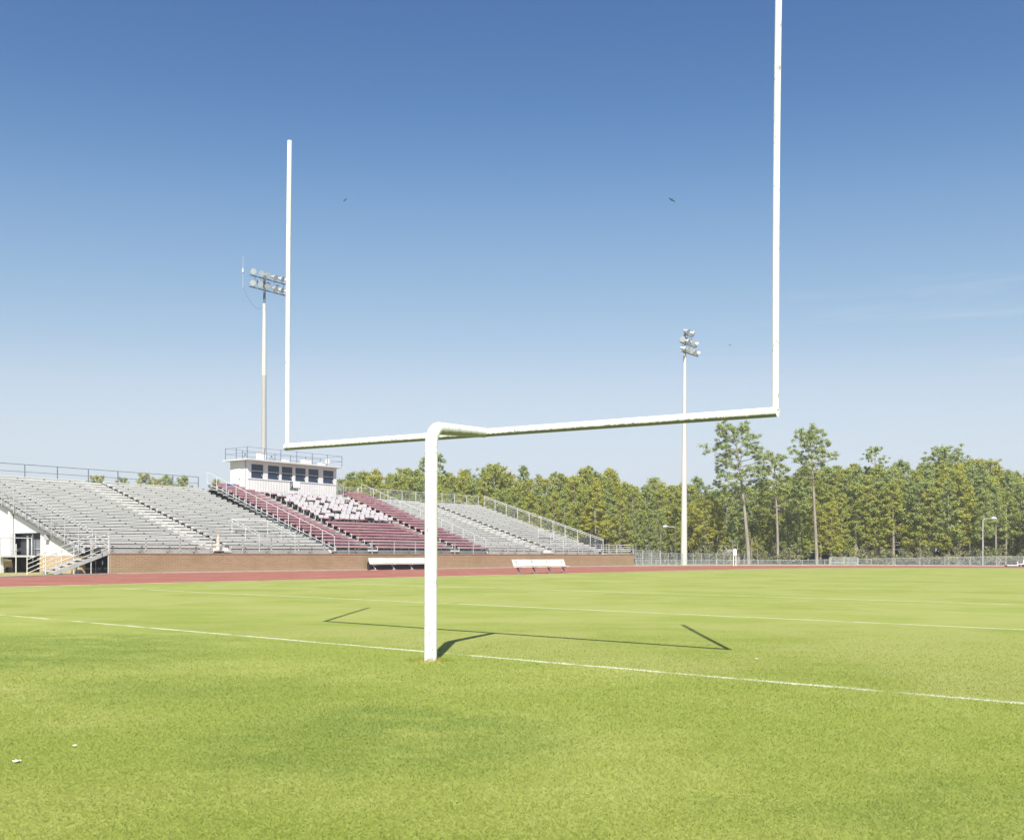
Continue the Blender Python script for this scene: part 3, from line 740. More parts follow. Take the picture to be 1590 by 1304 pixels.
# ---------------------------------------------------------------- press box
def press_box():
    u0, u1, v0, v1, zb, zt = 21.0, 30.95, 14.85, 17.25, 6.45, 9.08
    pb = uv_thing('press_box', 'white press box with six dark windows and flat railed roof atop the maroon seats', 'press box', u0, v0)
    o = (u0, v0, 0); WP = M['white_panel']
    sill, head = 7.57, 8.83
    px = [(389.7,409), (415.5,433.7), (437,454.2), (458.2,474.6), (478.4,494.7), (501.3,518)]
    wins = [(u_at(a, v0), u_at(b, v0)) for a, b in px]
    m = MB(o)
    m.box(u0, u1, v0, v0+.12, zb, sill); m.box(u0, u1, v0, v0+.12, head, zt)
    e = [u0]+[q for w_ in wins for q in w_]+[u1]
    for i in range(0, len(e), 2): m.box(e[i], e[i+1], v0, v0+.12, sill, head)
    m.box(u0, u0+.12, v0+.12, v1, zb, zt); m.box(u1-.12, u1, v0+.12, v1, zb, zt); m.box(u0+.12, u1-.12, v1-.12, v1, zb, zt)
    k = 0; u = u0+.1
    while u < u1-.05:
        m.box(u, u+.05, v0-.018, v0, zb+.03, sill-.07); u += .285
    m.box(u0, u1, v0-.05, v0, sill-.06, sill)
    m.build('wall', WP, pb)
    m = MB(o); m.box(u0+.13, u1-.13, v0+.9, v0+.95, zb+.05, zt-.05); m.build('interior_partition', M['dark_steel'], pb)
    for a, b in wins:
        m = MB(o); t = .035
        m.box(a, b, v0+.03, v0+.10, sill, sill+t); m.box(a, b, v0+.03, v0+.10, head-t, head)
        m.box(a, a+t, v0+.03, v0+.10, sill+t, head-t); m.box(b-t, b, v0+.03, v0+.10, sill+t, head-t)
        zm = sill+.52*(head-sill); m.box(a+t, b-t, v0+.025, v0+.10, zm-.025, zm+.025)
        wo_ = m.build('window', M['rail_white'], pb)
        for za, zc in ((sill+t, zm-.025), (zm+.025, head-t)):
            p = MB(o); p.box(a+t, b-t, v0+.055, v0+.07, za, zc); p.build('pane', M['glass'], wo_)
        p = MB(o); p.beam((b-.06, v0-.03, sill+.03), (b-.20, v0+.02, sill+.38), .02, .03); p.build('window_stay', M['rail_white'], wo_)
    m = MB(o); m.box(u0-.50, u1+.45, v0-.52, v1+.35, zt, zt+.10)
    rf = m.build('roof', M['roof'], pb)
    m = MB(o); m.box(u0-.53, u1+.48, v0-.55, v0-.52, zt-.02, zt+.105); m.box(u0-.53, u0-.50, v0-.52, v1+.35, zt-.02, zt+.105); m.build('fascia', M['rail_white'], rf)
    # roof railing
    m = MB(o); a, b, c, d = u0-.35, u1+.3, v0-.4, v1+.2; z = zt+.10; z1 = z+.98
    for q in (z1, z+.5):
        m.tube([(a,c,q),(b,c,q)], .014, 5); m.tube([(a,d,q),(b,d,q)], .014, 5); m.tube([(a,c,q),(a,d,q)], .014, 5); m.tube([(b,c,q),(b,d,q)], .014, 5)
    m.build('roof_rail', M['rail_dark'], pb)
    for i in range(7):
        for v in (c, d):
            m = MB(o); uu = a+(b-a)*i/6; m.tube([(uu,v,z),(uu,v,z1+.03)], .030, 6); m.build('rail_post', M['rail_dark'], pb)
    m = MB(o); m.tube([(a,(c+d)/2,z),(a,(c+d)/2,z1)], .03, 6); m.build('rail_post', M['rail_dark'], pb)
    # side door, landing and its dark rails
    m = MB(o); m.box(u0-.03, u0, v0+.95, v0+1.9, zb+.1, zb+2.0); do = m.build('door', M['white_panel'], pb)
    m = MB(o); m.box(u0-.07, u0-.031, v0+1.05, v0+1.10, zb+1.0, zb+1.12); m.build('handle', M['dark_steel'], do)
    m = MB(o); m.box(u0-.018, u0, v0+1.45, v0+2.3, zb+2.1, zb+2.3); m.build('vent', M['cream'], pb)
    m = MB(o); m.tube([(u0-.04,v0+.25,zb),(u0-.04,v0+.25,zt-.02)], .035, 6); m.build('downpipe', M['steel'], pb)
    # sign: dark panel with pale streak, white board, dark lettering too small to read
    ua, ub = u_at(450.2, v0), u_at(454.0, v0); uc = u_at(465, v0)
    m = MB(o); m.box(ub, uc, v0-.06, v0-.022, 7.02, 7.60); sg = m.build('sign_board', worn('sign_white', (.82,.82,.80), (.78,.78,.76), 3, .5), pb)
    m = MB(o); m.box(ua, ub-.004, v0-.065, v0-.022, 6.98, 7.52); m.build('sign_panel', M['black'], sg)
    m = MB(o); m.beam(((ua+ub)/2-.05, v0-.07, 7.06), ((ua+ub)/2-.02, v0-.07, 7.26), .012, .06); m.beam(((ua+ub)/2, v0-.07, 7.25), ((ua+ub)/2+.02, v0-.07, 7.42), .012, .10); m.build('emblem', M['rail_white'], sg)
    m = MB(o); uu = ua-.05
    for wd in (.16, .10, .18, .06, .20, .17, .05, .16):
        m.box(uu, uu+wd*.72, v0-.05, v0-.022, 6.83, 6.83+.05+.04*(wd > .12)); uu += wd*.86
    m.build('lettering', M['green_paint'], sg)
    m = MB(o); m.box(u0+1.1, u1-.3, v0-.30, v0-.06, 6.36, 6.44); m.build('front_ledge', M['maroon'], pb)
    # white equipment resting on the roof
    for k_, (pxa, pxb, hh, dv, lab) in enumerate(((400.5,409,.78,1.6,'square white equipment cabinet beside the light pole on the press box roof'), (439,446,.36,1.2,'small low white box near the middle of the press box roof'),
                                (469.5,480,.55,1.5,'wide white equipment box toward the right of the press box roof'), (495.5,504,.42,1.5,'white box behind the small dish at the right end of the roof'))):
        ua_, ub_ = u_at(pxa, v0+dv), u_at(pxb, v0+dv)
        b_ = uv_thing('roof_cabinet', lab, 'cabinet', (ua_+ub_)/2, v0+dv); b_.location = uvw((ua_+ub_)/2, v0+dv, z)
        hw = (ub_-ua_)/2
        m = MB(); m.box(-hw, hw, -.3, .3, .05, hh); m.build('body', M['white_panel'], b_, .015)
        m = MB(); m.box(-hw-.02, hw+.02, -.32, .32, hh, hh+.03); m.build('lid', M['roof'], b_)
        m = MB()
        for sx_ in (-1, 1): m.box(sx_*hw*.8-.03, sx_*hw*.8+.03, -.25, .25, 0, .05)
        m.build('skid', M['steel'], b_)
    uu = u_at(506, v0+.6)
    ds = uv_thing('roof_camera', 'small white dish camera on a short stand at the right end of press box roof', 'camera', uu, v0+.6); ds.location = uvw(uu, v0+.6, z)
    m = MB(); m.tube([(0,0,0),(0,0,.35)], .03, 8); m.build('stand', M['dark_steel'], ds)
    m = MB(); m.tube([(-.05,-.2,.52),(.02,.0,.50),(.04,.08,.48)], [.25,.2,.06], 14); m.build('dish', M['rail_white'], ds)
    # leaning tripods on the roof
    for pxx, dv, lab in ((380, 1.2, 'folded dark tripod standing at the left of the press box roof'), (421, 1.0, 'thin dark tripod right of the light pole on the press box roof')):
        uu = u_at(pxx, v0+dv); tp = uv_thing('tripod', lab, 'tripod', uu, v0+dv, None); tp.location = uvw(uu, v0+dv, z)
        for kx, ky in ((-.35,-.1), (.35,-.1), (0,.35)):
            m = MB(); m.tube([(kx,ky,0),(0,0,.5)], .018, 5); m.build('leg', M['rail_dark'], tp)
        m = MB(); m.box(-.06, .06, -.05, .05, .49, .58); m.build('head', M['rail_dark'], tp)
press_box()
bb = uv_thing('storage_tub', 'blue plastic tub beside the press box side door', 'tub', 20.2, 15.6); bb.location = uvw(19.95, 15.7, 6.62)
m = MB(); m.prism([(-.2,0),(.2,0),(.26,.36),(-.26,.36)], 1, -.25, .25); m.build('body', M['blue_plastic'], bb)
m = MB(); m.box(-.28, .28, -.27, .27, .36, .40); m.build('rim', M['blue_plastic'], bb)
gb = uv_thing('wire_gate', 'tall galvanised mesh gate panel at the right end of the press box', 'gate', 31.2, 15.0)
o = (31.2, 15.0, 0)
m = MB(o)
for a, b in (((31.2,15,6.3),(31.2,15,8.05)), ((32.0,15,6.3),(32.0,15,8.05)), ((31.2,15,8.05),(32.0,15,8.05)), ((31.2,15,7.2),(32.0,15,7.2)), ((31.2,15,6.35),(32.0,15,6.35))): m.tube([a, b], .025, 6)
m.build('frame', M['steel'], gb)
m = MB(o); m.add([(31.2,15.01,6.35),(32.0,15.01,6.35),(32.0,15.01,8.05),(31.2,15.01,8.05)], [(0,1,2,3)]); m.build('mesh_infill', M['chain'], gb)

# ---------------------------------------------------------------- floodlight poles
def flood(parent, loc, yaw, pitch, sz=1.0):
    # housing: tapered reflector with rim, its lens a child; faces local -y before turning
    rot = Matrix.Rotation(yaw, 3, 'Z') @ Matrix.Rotation(pitch, 3, 'X')
    def T(p): q = rot @ (Vector(p)*sz); return (q.x+loc[0], q.y+loc[1], q.z+loc[2])
    m = MB(); m.tube([T((0,.46,0)), T((0,.26,0)), T((0,.0,0)), T((0,-.16,0)), T((0,-.20,0))], [q*sz for q in (.12,.14,.26,.32,.33)], 16)
    m.tube([T((0,.2,0)), T((0,.25,-.34))], .04, 6)
    h = m.build('floodlight', M['lamp_grey'], parent)
    m = MB(); m.tube([T((0,-.201,0)), T((0,-.215,0))], .295*sz, 16); m.build('lens', M['lens'], h)
def light_pole(label, u, v, H, r0, r1, rows, split=None, antenna=False, sz=1.0):
    lp = uv_thing('floodlight_pole', label, 'light pole', u, v)
    zs = split if split else 0
    if split:
        m = MB(); m.tube([(0,0,-.2),(0,0,split)], [r0, r0+(r1-r0)*split/H], 18); m.build('lower_pole', M['pole_tan'], lp)
    m = MB(); m.tube([(0,0,zs),(0,0,H-2.8)], [r0+(r1-r0)*zs/H, r1], 18); m.build('pole', M['pole'], lp)
    m = MB(); m.tube([(0,0,H-2.8),(0,0,H-.25)], r1*.72, 14); m.build('pole_top', M['rail_dark'], lp)
    for (z, xs, facing) in rows:
        a, b = min(xs)-.3, max(xs)+.3
        m = MB(); m.beam((a,-r1-.08,z-.34), (b,-r1-.08,z-.34), .08, .08); m.build('crossarm', M['frame_dark'], lp)
        for x, (yw, pt) in zip(xs, facing): flood(lp, (x, -r1-.25, z), yw, pt, sz)
    za = [r_[0] for r_ in rows]
    for ia in range(len(za)-1):
        xs0, xs1 = rows[ia][1], rows[ia+1][1]
        m = MB()
        for t in (.08, .36, .64, .92):
            xa = xs0[0]+(xs0[-1]-xs0[0])*t; xb = xs1[0]+(xs1[-1]-xs1[0])*t
            m.tube([(xa,-r1-.06,za[ia]-.36), (xb,-r1-.06,za[ia+1]-.3)], .022, 5)
        m.build('brace', M['rail_dark'], lp)
        for t in (.22, .5, .78):
            xa = xs1[0]+(xs1[-1]-xs1[0])*t
            m = MB(); m.box(xa-.16, xa+.16, -r1-.05, -r1+.13, za[ia+1]+.12, za[ia+1]+.50); m.build('ballast_box', M['ballast'], lp)
    if antenna:
        x = -2.62
        m = MB(); m.beam((-2.3,-.3,H-.62), (x,-.3,H-.62), .05, .05); m.tube([(x,-.3,H-1.9),(x,-.3,H+.05)], .02, 6); m.tube([(x,-.3,H-.6),(x,-.3,H-.2)], .10, 10); m.tube([(x,-.3,H+.05),(x,-.3,H+.95)], .015, 6)
        m.build('antenna', M['lamp_grey'], lp)
        m = MB(); pts = [(x+.1+(2.5)*t, -.3, H-2.0-1.5*math.sin(math.pi*(t*.8))) for t in np.linspace(0, 1, 12)]; m.tube(pts, .011, 5); m.build('cable', M['rail_dark'], lp)
    return lp
f6 = [(-.62,.30), (-.35,.30), (-.15,.32), (.10,.34), (.30,.30), (.75,.32)]
light_pole('tall floodlight pole with two rows of six lamps behind the press box', 26.7, 20.0, 27.0, .30, .155,
           [(26.75, [-1.53,-.70,.02,.85,1.62,2.32], f6), (25.7, [-1.6,-.82,-.05,.88,1.58,2.32], f6)], split=17.6, antenna=True, sz=.82)
light_pole('tall pale floodlight pole with three rows of lamps standing by the chain-link fence', 71.8, .9, 27.2, .38, .17,
           [(26.95, [-.30,1.10], [(-.1,.45),(.35,.25)]), (25.85, [-1.35,-.15,.95,2.0], [(-.85,.3),(.1,.38),(-.2,.28),(.6,.42)]), (24.85, [-1.0,-.2,.65,1.45,2.35], [(.3,.35),(-.15,.3),(-.35,.25),(-.1,.4),(.8,.48)])])

# ---------------------------------------------------------------- team benches
def bench(label, u0, v0, L, backdrop=False):
    b = uv_thing('team_bench', label, 'bench', u0, v0)
    m = MB(); m.prism([(.27,.50),(.30,.49),(.46,.90),(.43,.91)], 0, 0, L); m.build('backrest', M['aluminium_step'], b)
    m = MB(); m.box(0, L, -.05, .26, .42, .47); m.build('seat', M['aluminium_step'], b)
    n = 4
    for i in range(n):
        x = .35+(L-.7)*i/(n-1)
        m = MB(); m.beam((x,-.02,.02),(x,.30,.40), .06, .06); m.beam((x,.30,.40),(x,.40,.84), .05, .05); m.beam((x,-.05,.395),(x,.30,.395), .05, .04); m.box(x-.06, x+.06, -.12, .42, 0, .04); m.build('leg', M['frame_dark'] if not backdrop else M['steel'], b)
    if backdrop:
        m = MB(); m.box(-.02, L+.02, .50, .53, .06, .60); m.build('back_panel', M['black'], b)
    return b
bench('long aluminium team bench with black back panel standing against the brick wall', 20.3, -.95, 6.6, True)
bench('aluminium team bench with open legs at the grass edge of the track', 17.3, -16.9, 5.6)

# ---------------------------------------------------------------- chain-link fences
def fence(name, label, pts, hts, mat, n_between=1, rails=(1.0,), r=.022):
    f = thing(name, label, 'fence', (pts[0][0], pts[0][1], 0)); o = (pts[0][0], pts[0][1], 0)
    m = MB(o)
    for q in rails: m.tube([(x, y, h_*q) for (x, y), h_ in zip(pts, hts)], r, 6)
    m.build('rail', M['steel'], f)
    for (x, y), h_ in zip(pts, hts):
        m = MB(o); m.tube([(x,y,-.05),(x,y,h_+.03)], r*1.4, 6); m.build('post', M['steel'], f)
    m = MB(o)
    for i in range(len(pts)-1):
        (x0,y0),(x1,y1) = pts[i], pts[i+1]
        m.add([(x0,y0,.03),(x1,y1,.03),(x1,y1,hts[i+1]-.02),(x0,y0,hts[i]-.02)], [(0,1,2,3)])
    m.build('mesh_infill', mat, f)
    return f
pts, hts = [], []
for i in range(30):
    a = R(78.2)-R(3.05)*i; u = UC+55.2*math.cos(a); v = VC+55.2*math.sin(a)
    pts.append(uvw(u, v)[:2]); t = i
    hts.append(.62 if i < 8 else .62+.06*(i-8) if i < 16 else 1.12)
fence('chain_link_fence', 'low galvanised chain-link fence curving around the far end of the track', pts, hts, M['chain'])
pts = [uvw(59.6+2.05*i, .6+.03*i)[:2] for i in range(30)]
hts = [1.35 if i < 23 else max(.7, 1.35-.11*(i-22)) for i in range(30)]
fence('chain_link_fence', 'taller chain-link fence running away behind the pale light pole', pts, hts, M['chain'], rails=(1.0,))
pts = [uvw(59.5+1.9*i, .25)[:2] for i in range(4)]
fence('chain_link_gate', 'tall chain-link gate panel at the right end of the brick wall', pts, [1.62]*4, M['chain'], rails=(1.0, .5), r=.034)['category'] = 'gate'
# white framed pedestrian gate
gx = ray(1300)*124.0
wg = thing('pedestrian_gate', 'small pale framed gate in the low chain-link fence right of the tall bare pine', 'gate', (gx, 121.5, 0))
m = MB()
for x in (-1.7, 1.7): m.tube([(x,0,0),(x,0,.92)], .05, 6)
m.build('post', M['rail_white'], wg)
m = MB(); m.tube([(-1.7,0,.90),(1.7,0,.90)], .028, 6); m.tube([(-1.7,0,.3),(1.7,0,.3)], .03, 6); m.tube([(0,0,.1),(0,0,.98)], .03, 6); m.build('frame', M['rail_white'], wg)
m = MB(); m.add([(-1.7,.02,.1),(1.7,.02,.1),(1.7,.02,.96),(-1.7,.02,.96)], [(0,1,2,3)]); m.build('mesh_infill', M['chain'], wg)
# utility cabinet on two white posts
uc_ = thing('utility_cabinet', 'cream utility cabinet mounted on two white posts by the chain-link fence', 'utility box', (ray(1140.8)*109.0, 109.0, 0))
for x in (-.13, .13):
    m = MB(); m.box(x-.045, x+.045, -.045, .045, 0, 1.2); m.build('post', M['cream'], uc_)
m = MB(); m.prism([(-.20,1.10),(.20,1.10),(.20,1.76),(.02,1.90),(-.22,1.74)], 1, -.10, .10); bx_ = m.build('cabinet', M['cream'], uc_, .01)
m = MB(); m.box(-.16, .16, -.112, -.10, 1.2, 1.66); m.build('cover', M['white_panel'], bx_)
m = MB(); m.tube([(.16,0,1.75),(.28,0,1.86),(.31,0,2.25)], .024, 6); m.build('conduit', M['steel'], uc_)
# pale low equipment at the far right
e1 = thing('low_platform', 'low white platform lying by the fence at the far right', 'platform', (ray(1570)*111.0, 111.0, 0))
m = MB(); m.box(-.62, .62, -.4, .4, .08, .22); m.build('top', M['rail_white'], e1, .02)
m = MB(); m.box(-.5, .5, -.3, .3, 0, .08); m.build('base', M['dark_steel'], e1)
e2 = thing('equipment_cart', 'white equipment cart with dark wheels at the right edge by the fence', 'cart', (ray(1586)*111.5, 111.5, 0))
m = MB(); m.box(-.65, .6, -.35, .35, .22, .34); m.build('bed', M['rail_white'], e2, .02)
m = MB(); m.box(-.65, -.55, -.35, .35, .34, .58); m.box(0, .6, -.35, .35, .34, .74); m.build('rack', M['rail_white'], e2)
for x in (-.4, .35):
    m = MB(); m.tube([(x,-.37,.12),(x,-.30,.12)], .12, 14); m.tube([(x,.30,.12),(x,.37,.12)], .12, 14); m.build('wheel', M['black'], e2)

# ---------------------------------------------------------------- street lamps in front of the wood
def street_lamp(label, px, Z, H, side, L):
    s = thing('street_lamp', label, 'street lamp', (ray(px)*Z, Z, 0), 0, None)
    m = MB(); m.tube([(0,0,0),(0,0,H-.25),(side*.2,0,H-.05),(side*L*.7,0,H)], [.075,.055,.045,.04], 8); m.build('pole', M['steel'], s)
    m = MB(); m.tube([(side*L*.62,0,H),(side*L*.75,0,H+.03),(side*L,0,H-.02)], [.06,.19,.12], 10); m.build('lamp_head', M['lamp_grey'], s)
    m = MB(); m.tube([(side*L*.8,0,H-.20),(side*L*.8,0,H-.14)], [.10,.13], 10); m.build('lamp_glass', M['lens'], s)
street_lamp('slim street lamp with arm pointing left, left of the pale floodlight pole', 1048.5, 122.0, 4.6, -1, 1.5)
street_lamp('street lamp with long arm and pale head pointing right, among the right-hand pines', 1526, 118.0, 5.6, 1, 1.6)

# ---------------------------------------------------------------- pines
def needle_mat(name, a, b, c):
    k = NT(name); co = k.coords()
    oi = k.n('ShaderNodeObjectInfo').outputs['Random']
    f = k.step(k.noise(co, .9, 4, .6), .35, .65)
    col = k.mix(f, a, b); col = k.mix(k.math('MULTIPLY', oi, .7), col, c)
    tn = k.n('ShaderNodeAttribute', attribute_name='tint').outputs['Fac']
    hv = k.n('ShaderNodeHueSaturation'); k.l(col, hv.inputs['Color']); k.l(k.math('ADD', .65, k.math('MULTIPLY', tn, .7)), hv.inputs['Value'])
    k.l(hv.outputs[0], k.b.inputs['Base Color']); k.set(.55, 0, .3)
    tl = k.n('ShaderNodeBsdfTranslucent'); k.l(hv.outputs[0], tl.inputs['Color'])
    mx = k.n('ShaderNodeMixShader'); mx.inputs[0].default_value = .22
    k.l(k.b.outputs[0], mx.inputs[1]); k.l(tl.outputs[0], mx.inputs[2]); k.l(mx.outputs[0], k.out.inputs['Surface'])
    return k.m
M['needles'] = needle_mat('pine_needles', (.36,.375,.060), (.47,.44,.075), (.27,.335,.080))
M['needles_blue'] = needle_mat('grey_green_needles', (.28,.345,.105), (.37,.415,.125), (.28,.345,.105))
M['needles_broad'] = needle_mat('shrub_leaves', (.22,.235,.09), (.28,.275,.11), (.22,.22,.11))
M['bark'] = worn('pine_bark', (.33,.295,.25), (.20,.175,.15), 2.2, .9, stretch=(2,2,.4), bump=.02)

def leaf_mesh(name, centers, radii, per, size, mat, parent, flat=.7):
    c = np.repeat(np.array(centers), per, 0); rr = np.repeat(np.array(radii), per)
    n = len(c)
    d = rng.normal(size=(n, 3)); d /= np.linalg.norm(d, axis=1)[:, None]
    rad = np.minimum(np.abs(rng.normal(.42, .40, n)), 1.5)
    pos = c+d*(rr*rad)[:, None]*np.array([1, 1, flat])
    # needle sprays lie like shingles on the clump: their faces look outward and up
    nn = d*.8+rng.normal(size=(n, 3))*.36+np.array([0, 0, .6]); nn /= np.linalg.norm(nn, axis=1)[:, None]
    ax = d*.4+rng.normal(size=(n, 3)); ax -= nn*(ax*nn).sum(1)[:, None]; ax /= np.linalg.norm(ax, axis=1)[:, None]
    t = np.cross(nn, ax)
    ln = size*(.6+.8*rng.random(n)); wd = ln*(.18+.18*rng.random(n))
    v = np.empty((n, 4, 3))
    v[:,0] = pos-ax*(ln*.5)[:,None]; v[:,2] = pos+ax*(ln*.5)[:,None]
    v[:,1] = pos+t*(wd*.5)[:,None]; v[:,3] = pos-t*(wd*.5)[:,None]
    me = bpy.data.meshes.new(name); me.vertices.add(n*4); me.vertices.foreach_set('co', v.reshape(-1))
    me.loops.add(n*4); me.loops.foreach_set('vertex_index', np.arange(n*4, dtype=np.int32))
    me.polygons.add(n); me.polygons.foreach_set('loop_start', np.arange(n, dtype=np.int32)*4); me.polygons.foreach_set('loop_total', np.full(n, 4, np.int32))
    at = me.attributes.new('tint', 'FLOAT', 'FACE'); at.data.foreach_set('value', rng.random(n).astype(np.float32))
    me.materials.append(mat); me.update(); me.validate()
    o = bpy.data.objects.new(name, me); COL.objects.link(o)
    if parent is not None: o.parent = parent
    return o

def pine(label, loc, H, crown0, rad, style, mat, nb, clump, per, leaf=.42, lean=(0,0), trunk_r=.2, group=None, name='pine_tree'):
    """crown0: fraction of the height where the crown starts; style: 'cone', 'dome', 'umbrella'"""
    t = thing(name, label, 'tree', loc, random.random()*6.28 if lean == (0,0) else 0, group)
    wob = [(lean[0]*(z**1.3)+.10*math.sin(3*z+H), lean[1]*z+.08*math.sin(4.1*z+2*H)) for z in np.linspace(0, 1, 9)]
    spine = [(wob[i][0], wob[i][1], H*i/8*.97) for i in range(9)]
    def sp(z):
        q = min(max(z/.97, 0), 1)*8; i = min(int(q), 7); f = q-i
        a, b = spine[i], spine[i+1]; return Vector([a[k_]+(b[k_]-a[k_])*f for k_ in range(3)])
    mb = MB(); mb.tube(spine, [trunk_r*(1-.80*i/8)+.015 for i in range(9)], 8)
    cs, rs = [], []
    for i in range(nb):
        q = (i+.5*random.random())/nb; z = crown0+(1-crown0)*q*.98
        if style == 'cone': reach = rad*(1-q)**.75*(.75+.5*random.random())+.25
        elif style == 'dome': reach = rad*math.sqrt(max(.04, 1-(q*1.02-.25)**2/.62))*(.55+.6*random.random())
        else: reach = rad*(.35+.65*math.sin(math.pi*min(1, .25+.75*q)))*(.5+.7*random.random())
        a = i*2.4+random.random()*1.1; p = sp(z); up = (.10+.5*q)*reach
        e = p+Vector((math.cos(a)*reach, math.sin(a)*reach, up))
        md = p+(e-p)*.5+Vector((0, 0, -.05*reach))
        mb.tube([tuple(p), tuple(md), tuple(e)], [trunk_r*.28*(1-q*.5), trunk_r*.18, .02], 4, False)
        dr = Vector((math.cos(a), math.sin(a), 0)); sd_ = Vector((-dr.y, dr.x, 0))
        nc = int(3+reach*2.2)
        for j in range(nc):
            f = .30+.74*math.sqrt((j+.5)/nc)*random.uniform(.85, 1.08)
            c = p+(e-p)*f+sd_*random.gauss(0, .24)*reach*f*.8+Vector((0, 0, random.gauss(.10, .22)*(.5+.3*reach)))
            cs.append(tuple(c)); rs.append(clump*random.uniform(.5, 1.1))
    for _ in range(5):
        c = sp(.985)+Vector((random.gauss(0,.16), random.gauss(0,.16), random.uniform(-.8,.55))); cs.append(tuple(c)); rs.append(clump*.8)
    mb.build('trunk', M['bark'], t)
    leaf_mesh('crown', cs, rs, per, leaf, mat, t)
    return t

def place(px, Z): return (ray(px)*Z, Z, 0)
def hgt(px, ytop, Z): return EYE+(HOR+.0037*(px-795)-ytop)*Z/F_PX

# tall single pines
Z = 126
pine('tallest pine with broad open crown and leaning bare trunk behind the fence', place(1164, Z), hgt(1140, 661, Z), .46, 4.3, 'umbrella', M['needles_blue'], 40, .52, 95, .25, (-1.95, .6), .25)
Z = 128
pine('slender pine with sparse round crown between the two tallest pines', place(1207, Z), hgt(1205, 708, Z), .50, 2.7, 'dome', M['needles_blue'], 28, .46, 85, .24, (-.3, .3), .18)
Z = 124
pine('tall straight pine with bare pale trunk and small high crown', place(1270, Z), hgt(1258, 668, Z), .62, 2.7, 'umbrella', M['needles_blue'], 30, .50, 90, .25, (-1.0, .3), .20)
Z = 150
pine('tall thin pine with wispy top rising above the dark pines on the right', place(1357, Z), hgt(1357, 694, Z), .66, 2.3, 'umbrella', M['needles_blue'], 16, .42, 36, .33, (.1, .1), .22)
Z = 152
pine('broad crowned tall pine topping the right part of the wood', place(1465, Z), hgt(1465, 698, Z), .5, 4.2, 'dome', M['needles_blue'], 36, .55, 80, .28, (.2, .1), .28)
Z = 160
pine('tall narrow pine rising left of the goalpost upright foot', place(655, Z), hgt(655, 711, Z), .35, 2.2, 'cone', M['needles_blue'], 30, .44, 75, .25, (.1, .1), .22)
pine('tallest pine of the left wood half hidden behind the goalpost', place(681, Z), hgt(681, 704, Z), .35, 2.1, 'cone', M['needles_blue'], 30, .44, 75, .25, (.1, .1), .22)
Z = 150
pine('wide rounded tree crown standing out right of the goalpost', place(766, Z), hgt(766, 725, Z), .3, 3.9, 'dome', M['needles'], 44, .55, 80, .28, (.2, .1), .26)
pine('pointed dark pine tip above the wood left of the pale light pole', place(915, 156), hgt(915, 723, 156), .4, 2.0, 'cone', M['needles_blue'], 28, .44, 75, .25, (.1, .1), .2)
pine('bushy peaked pine right of the dark pine tip', place(947, 148), hgt(947, 726, 148), .25, 2.6, 'cone', M['needles'], 36, .48, 44, .36, (.1, .1), .22)

# prototypes for the dense wood, then copies
protos = []
specs = [('cone', .18, 2.5, 48, .58), ('cone', .26, 2.1, 44, .52), ('cone', .30, 2.7, 46, .60), ('dome', .40, 2.4, 36, .56),
         ('umbrella', .42, 2.6, 36, .58), ('cone', .12, 2.8, 52, .60), ('dome', .22, 2.8, 48, .60), ('cone', .34, 1.9, 38, .50), ('cone', .16, 2.2, 48, .56), ('cone', .22, 3.0, 50, .62)]
fam = {'behind': ('yellow-green pine in the dense wood seen over the right bleachers', 'pines in the wood behind the right bleachers'),
       'mid': ('pine in the dense wood behind the chain-link fence around the tall bare pines', 'pines in the wood behind the tall bare pines'),
       'right': ('leafy pine in the thick wood behind the low fence at the right', 'pines in the wood at the right'),
       'left': ('small distant tree top showing over the rear rail of the left bleachers', 'distant trees behind the left bleachers')}
for i, (stl, c0, rd, nb, cl) in enumerate(specs):
    for mt in (('needles',) if i not in (1, 4, 7) else ('needles_blue',)):
        p = pine('pine', (0,0,0), 13.0, c0, rd, stl, M[mt], nb, cl, 80, .25, (0,0), .19)
        protos.append((p, kids(p)))
used = set()
def put(px, Z, H, famk, pi=None, wide=1.0):
    pi = random.randrange(len(protos)) if pi is None else pi
    p, ch = protos[pi]; lab, grp = fam[famk]; sc = H/13.0; sz = (sc*wide, sc*wide, sc)
    rz = random.random()*6.28
    if pi not in used:
        used.add(pi); p.location = place(px, Z); p.rotation_euler = (0,0,rz); p.scale = sz; p['label'] = lab; p['group'] = grp
        return p
    return dup(p, ch, place(px, Z), rz, sz, lab, grp)
# skyline heights read along the wood
sky_x = [520, 545, 575, 600, 625, 660, 700, 730, 765, 790, 820, 850, 880, 915, 950, 985, 1020, 1048, 1080, 1110, 1150, 1190, 1230, 1260, 1300, 1330, 1360, 1390, 1420, 1450, 1480, 1515, 1550, 1590, 1640]
sky_y = [742, 738, 731, 733, 727, 722, 738, 732, 727, 734, 727, 726, 735, 727, 729, 748, 747, 750, 742, 750, 752, 748, 730, 726, 728, 716, 712, 728, 716, 712, 708, 718, 724, 722, 722]
for row, (Z0, step, drop) in enumerate(((133, 21, 26), (143, 19, 10), (154, 20, 0), (166, 23, -2))):
    px = 515+row*6
    while px < 1830:
        Zb = Z0+random.uniform(-3.5, 3.5)
        if px > 1380: Zb -= 5*min(1, (px-1380)/150)
        yt = np.interp(px, sky_x, sky_y)+drop+random.uniform(-4, 20)
        if row == 0 and 1120 < px < 1300: yt += 26
        famk = 'behind' if px < 1060 else 'mid' if px < 1320 else 'right'
        put(px, Zb, hgt(px, yt, Zb), famk, wide=random.uniform(.85, 1.2))
        px += step*random.uniform(.75, 1.25)
for px, yt, Z in ((150,740,230), (192,744,235), (226,738,225), (262,741,235), (281,742,230), (243,745,240), (335,746,230), (20,748,230)):
    put(px, Z, hgt(px, yt, Z), 'left', pi=random.choice((2, 3, 6)), wide=.8)

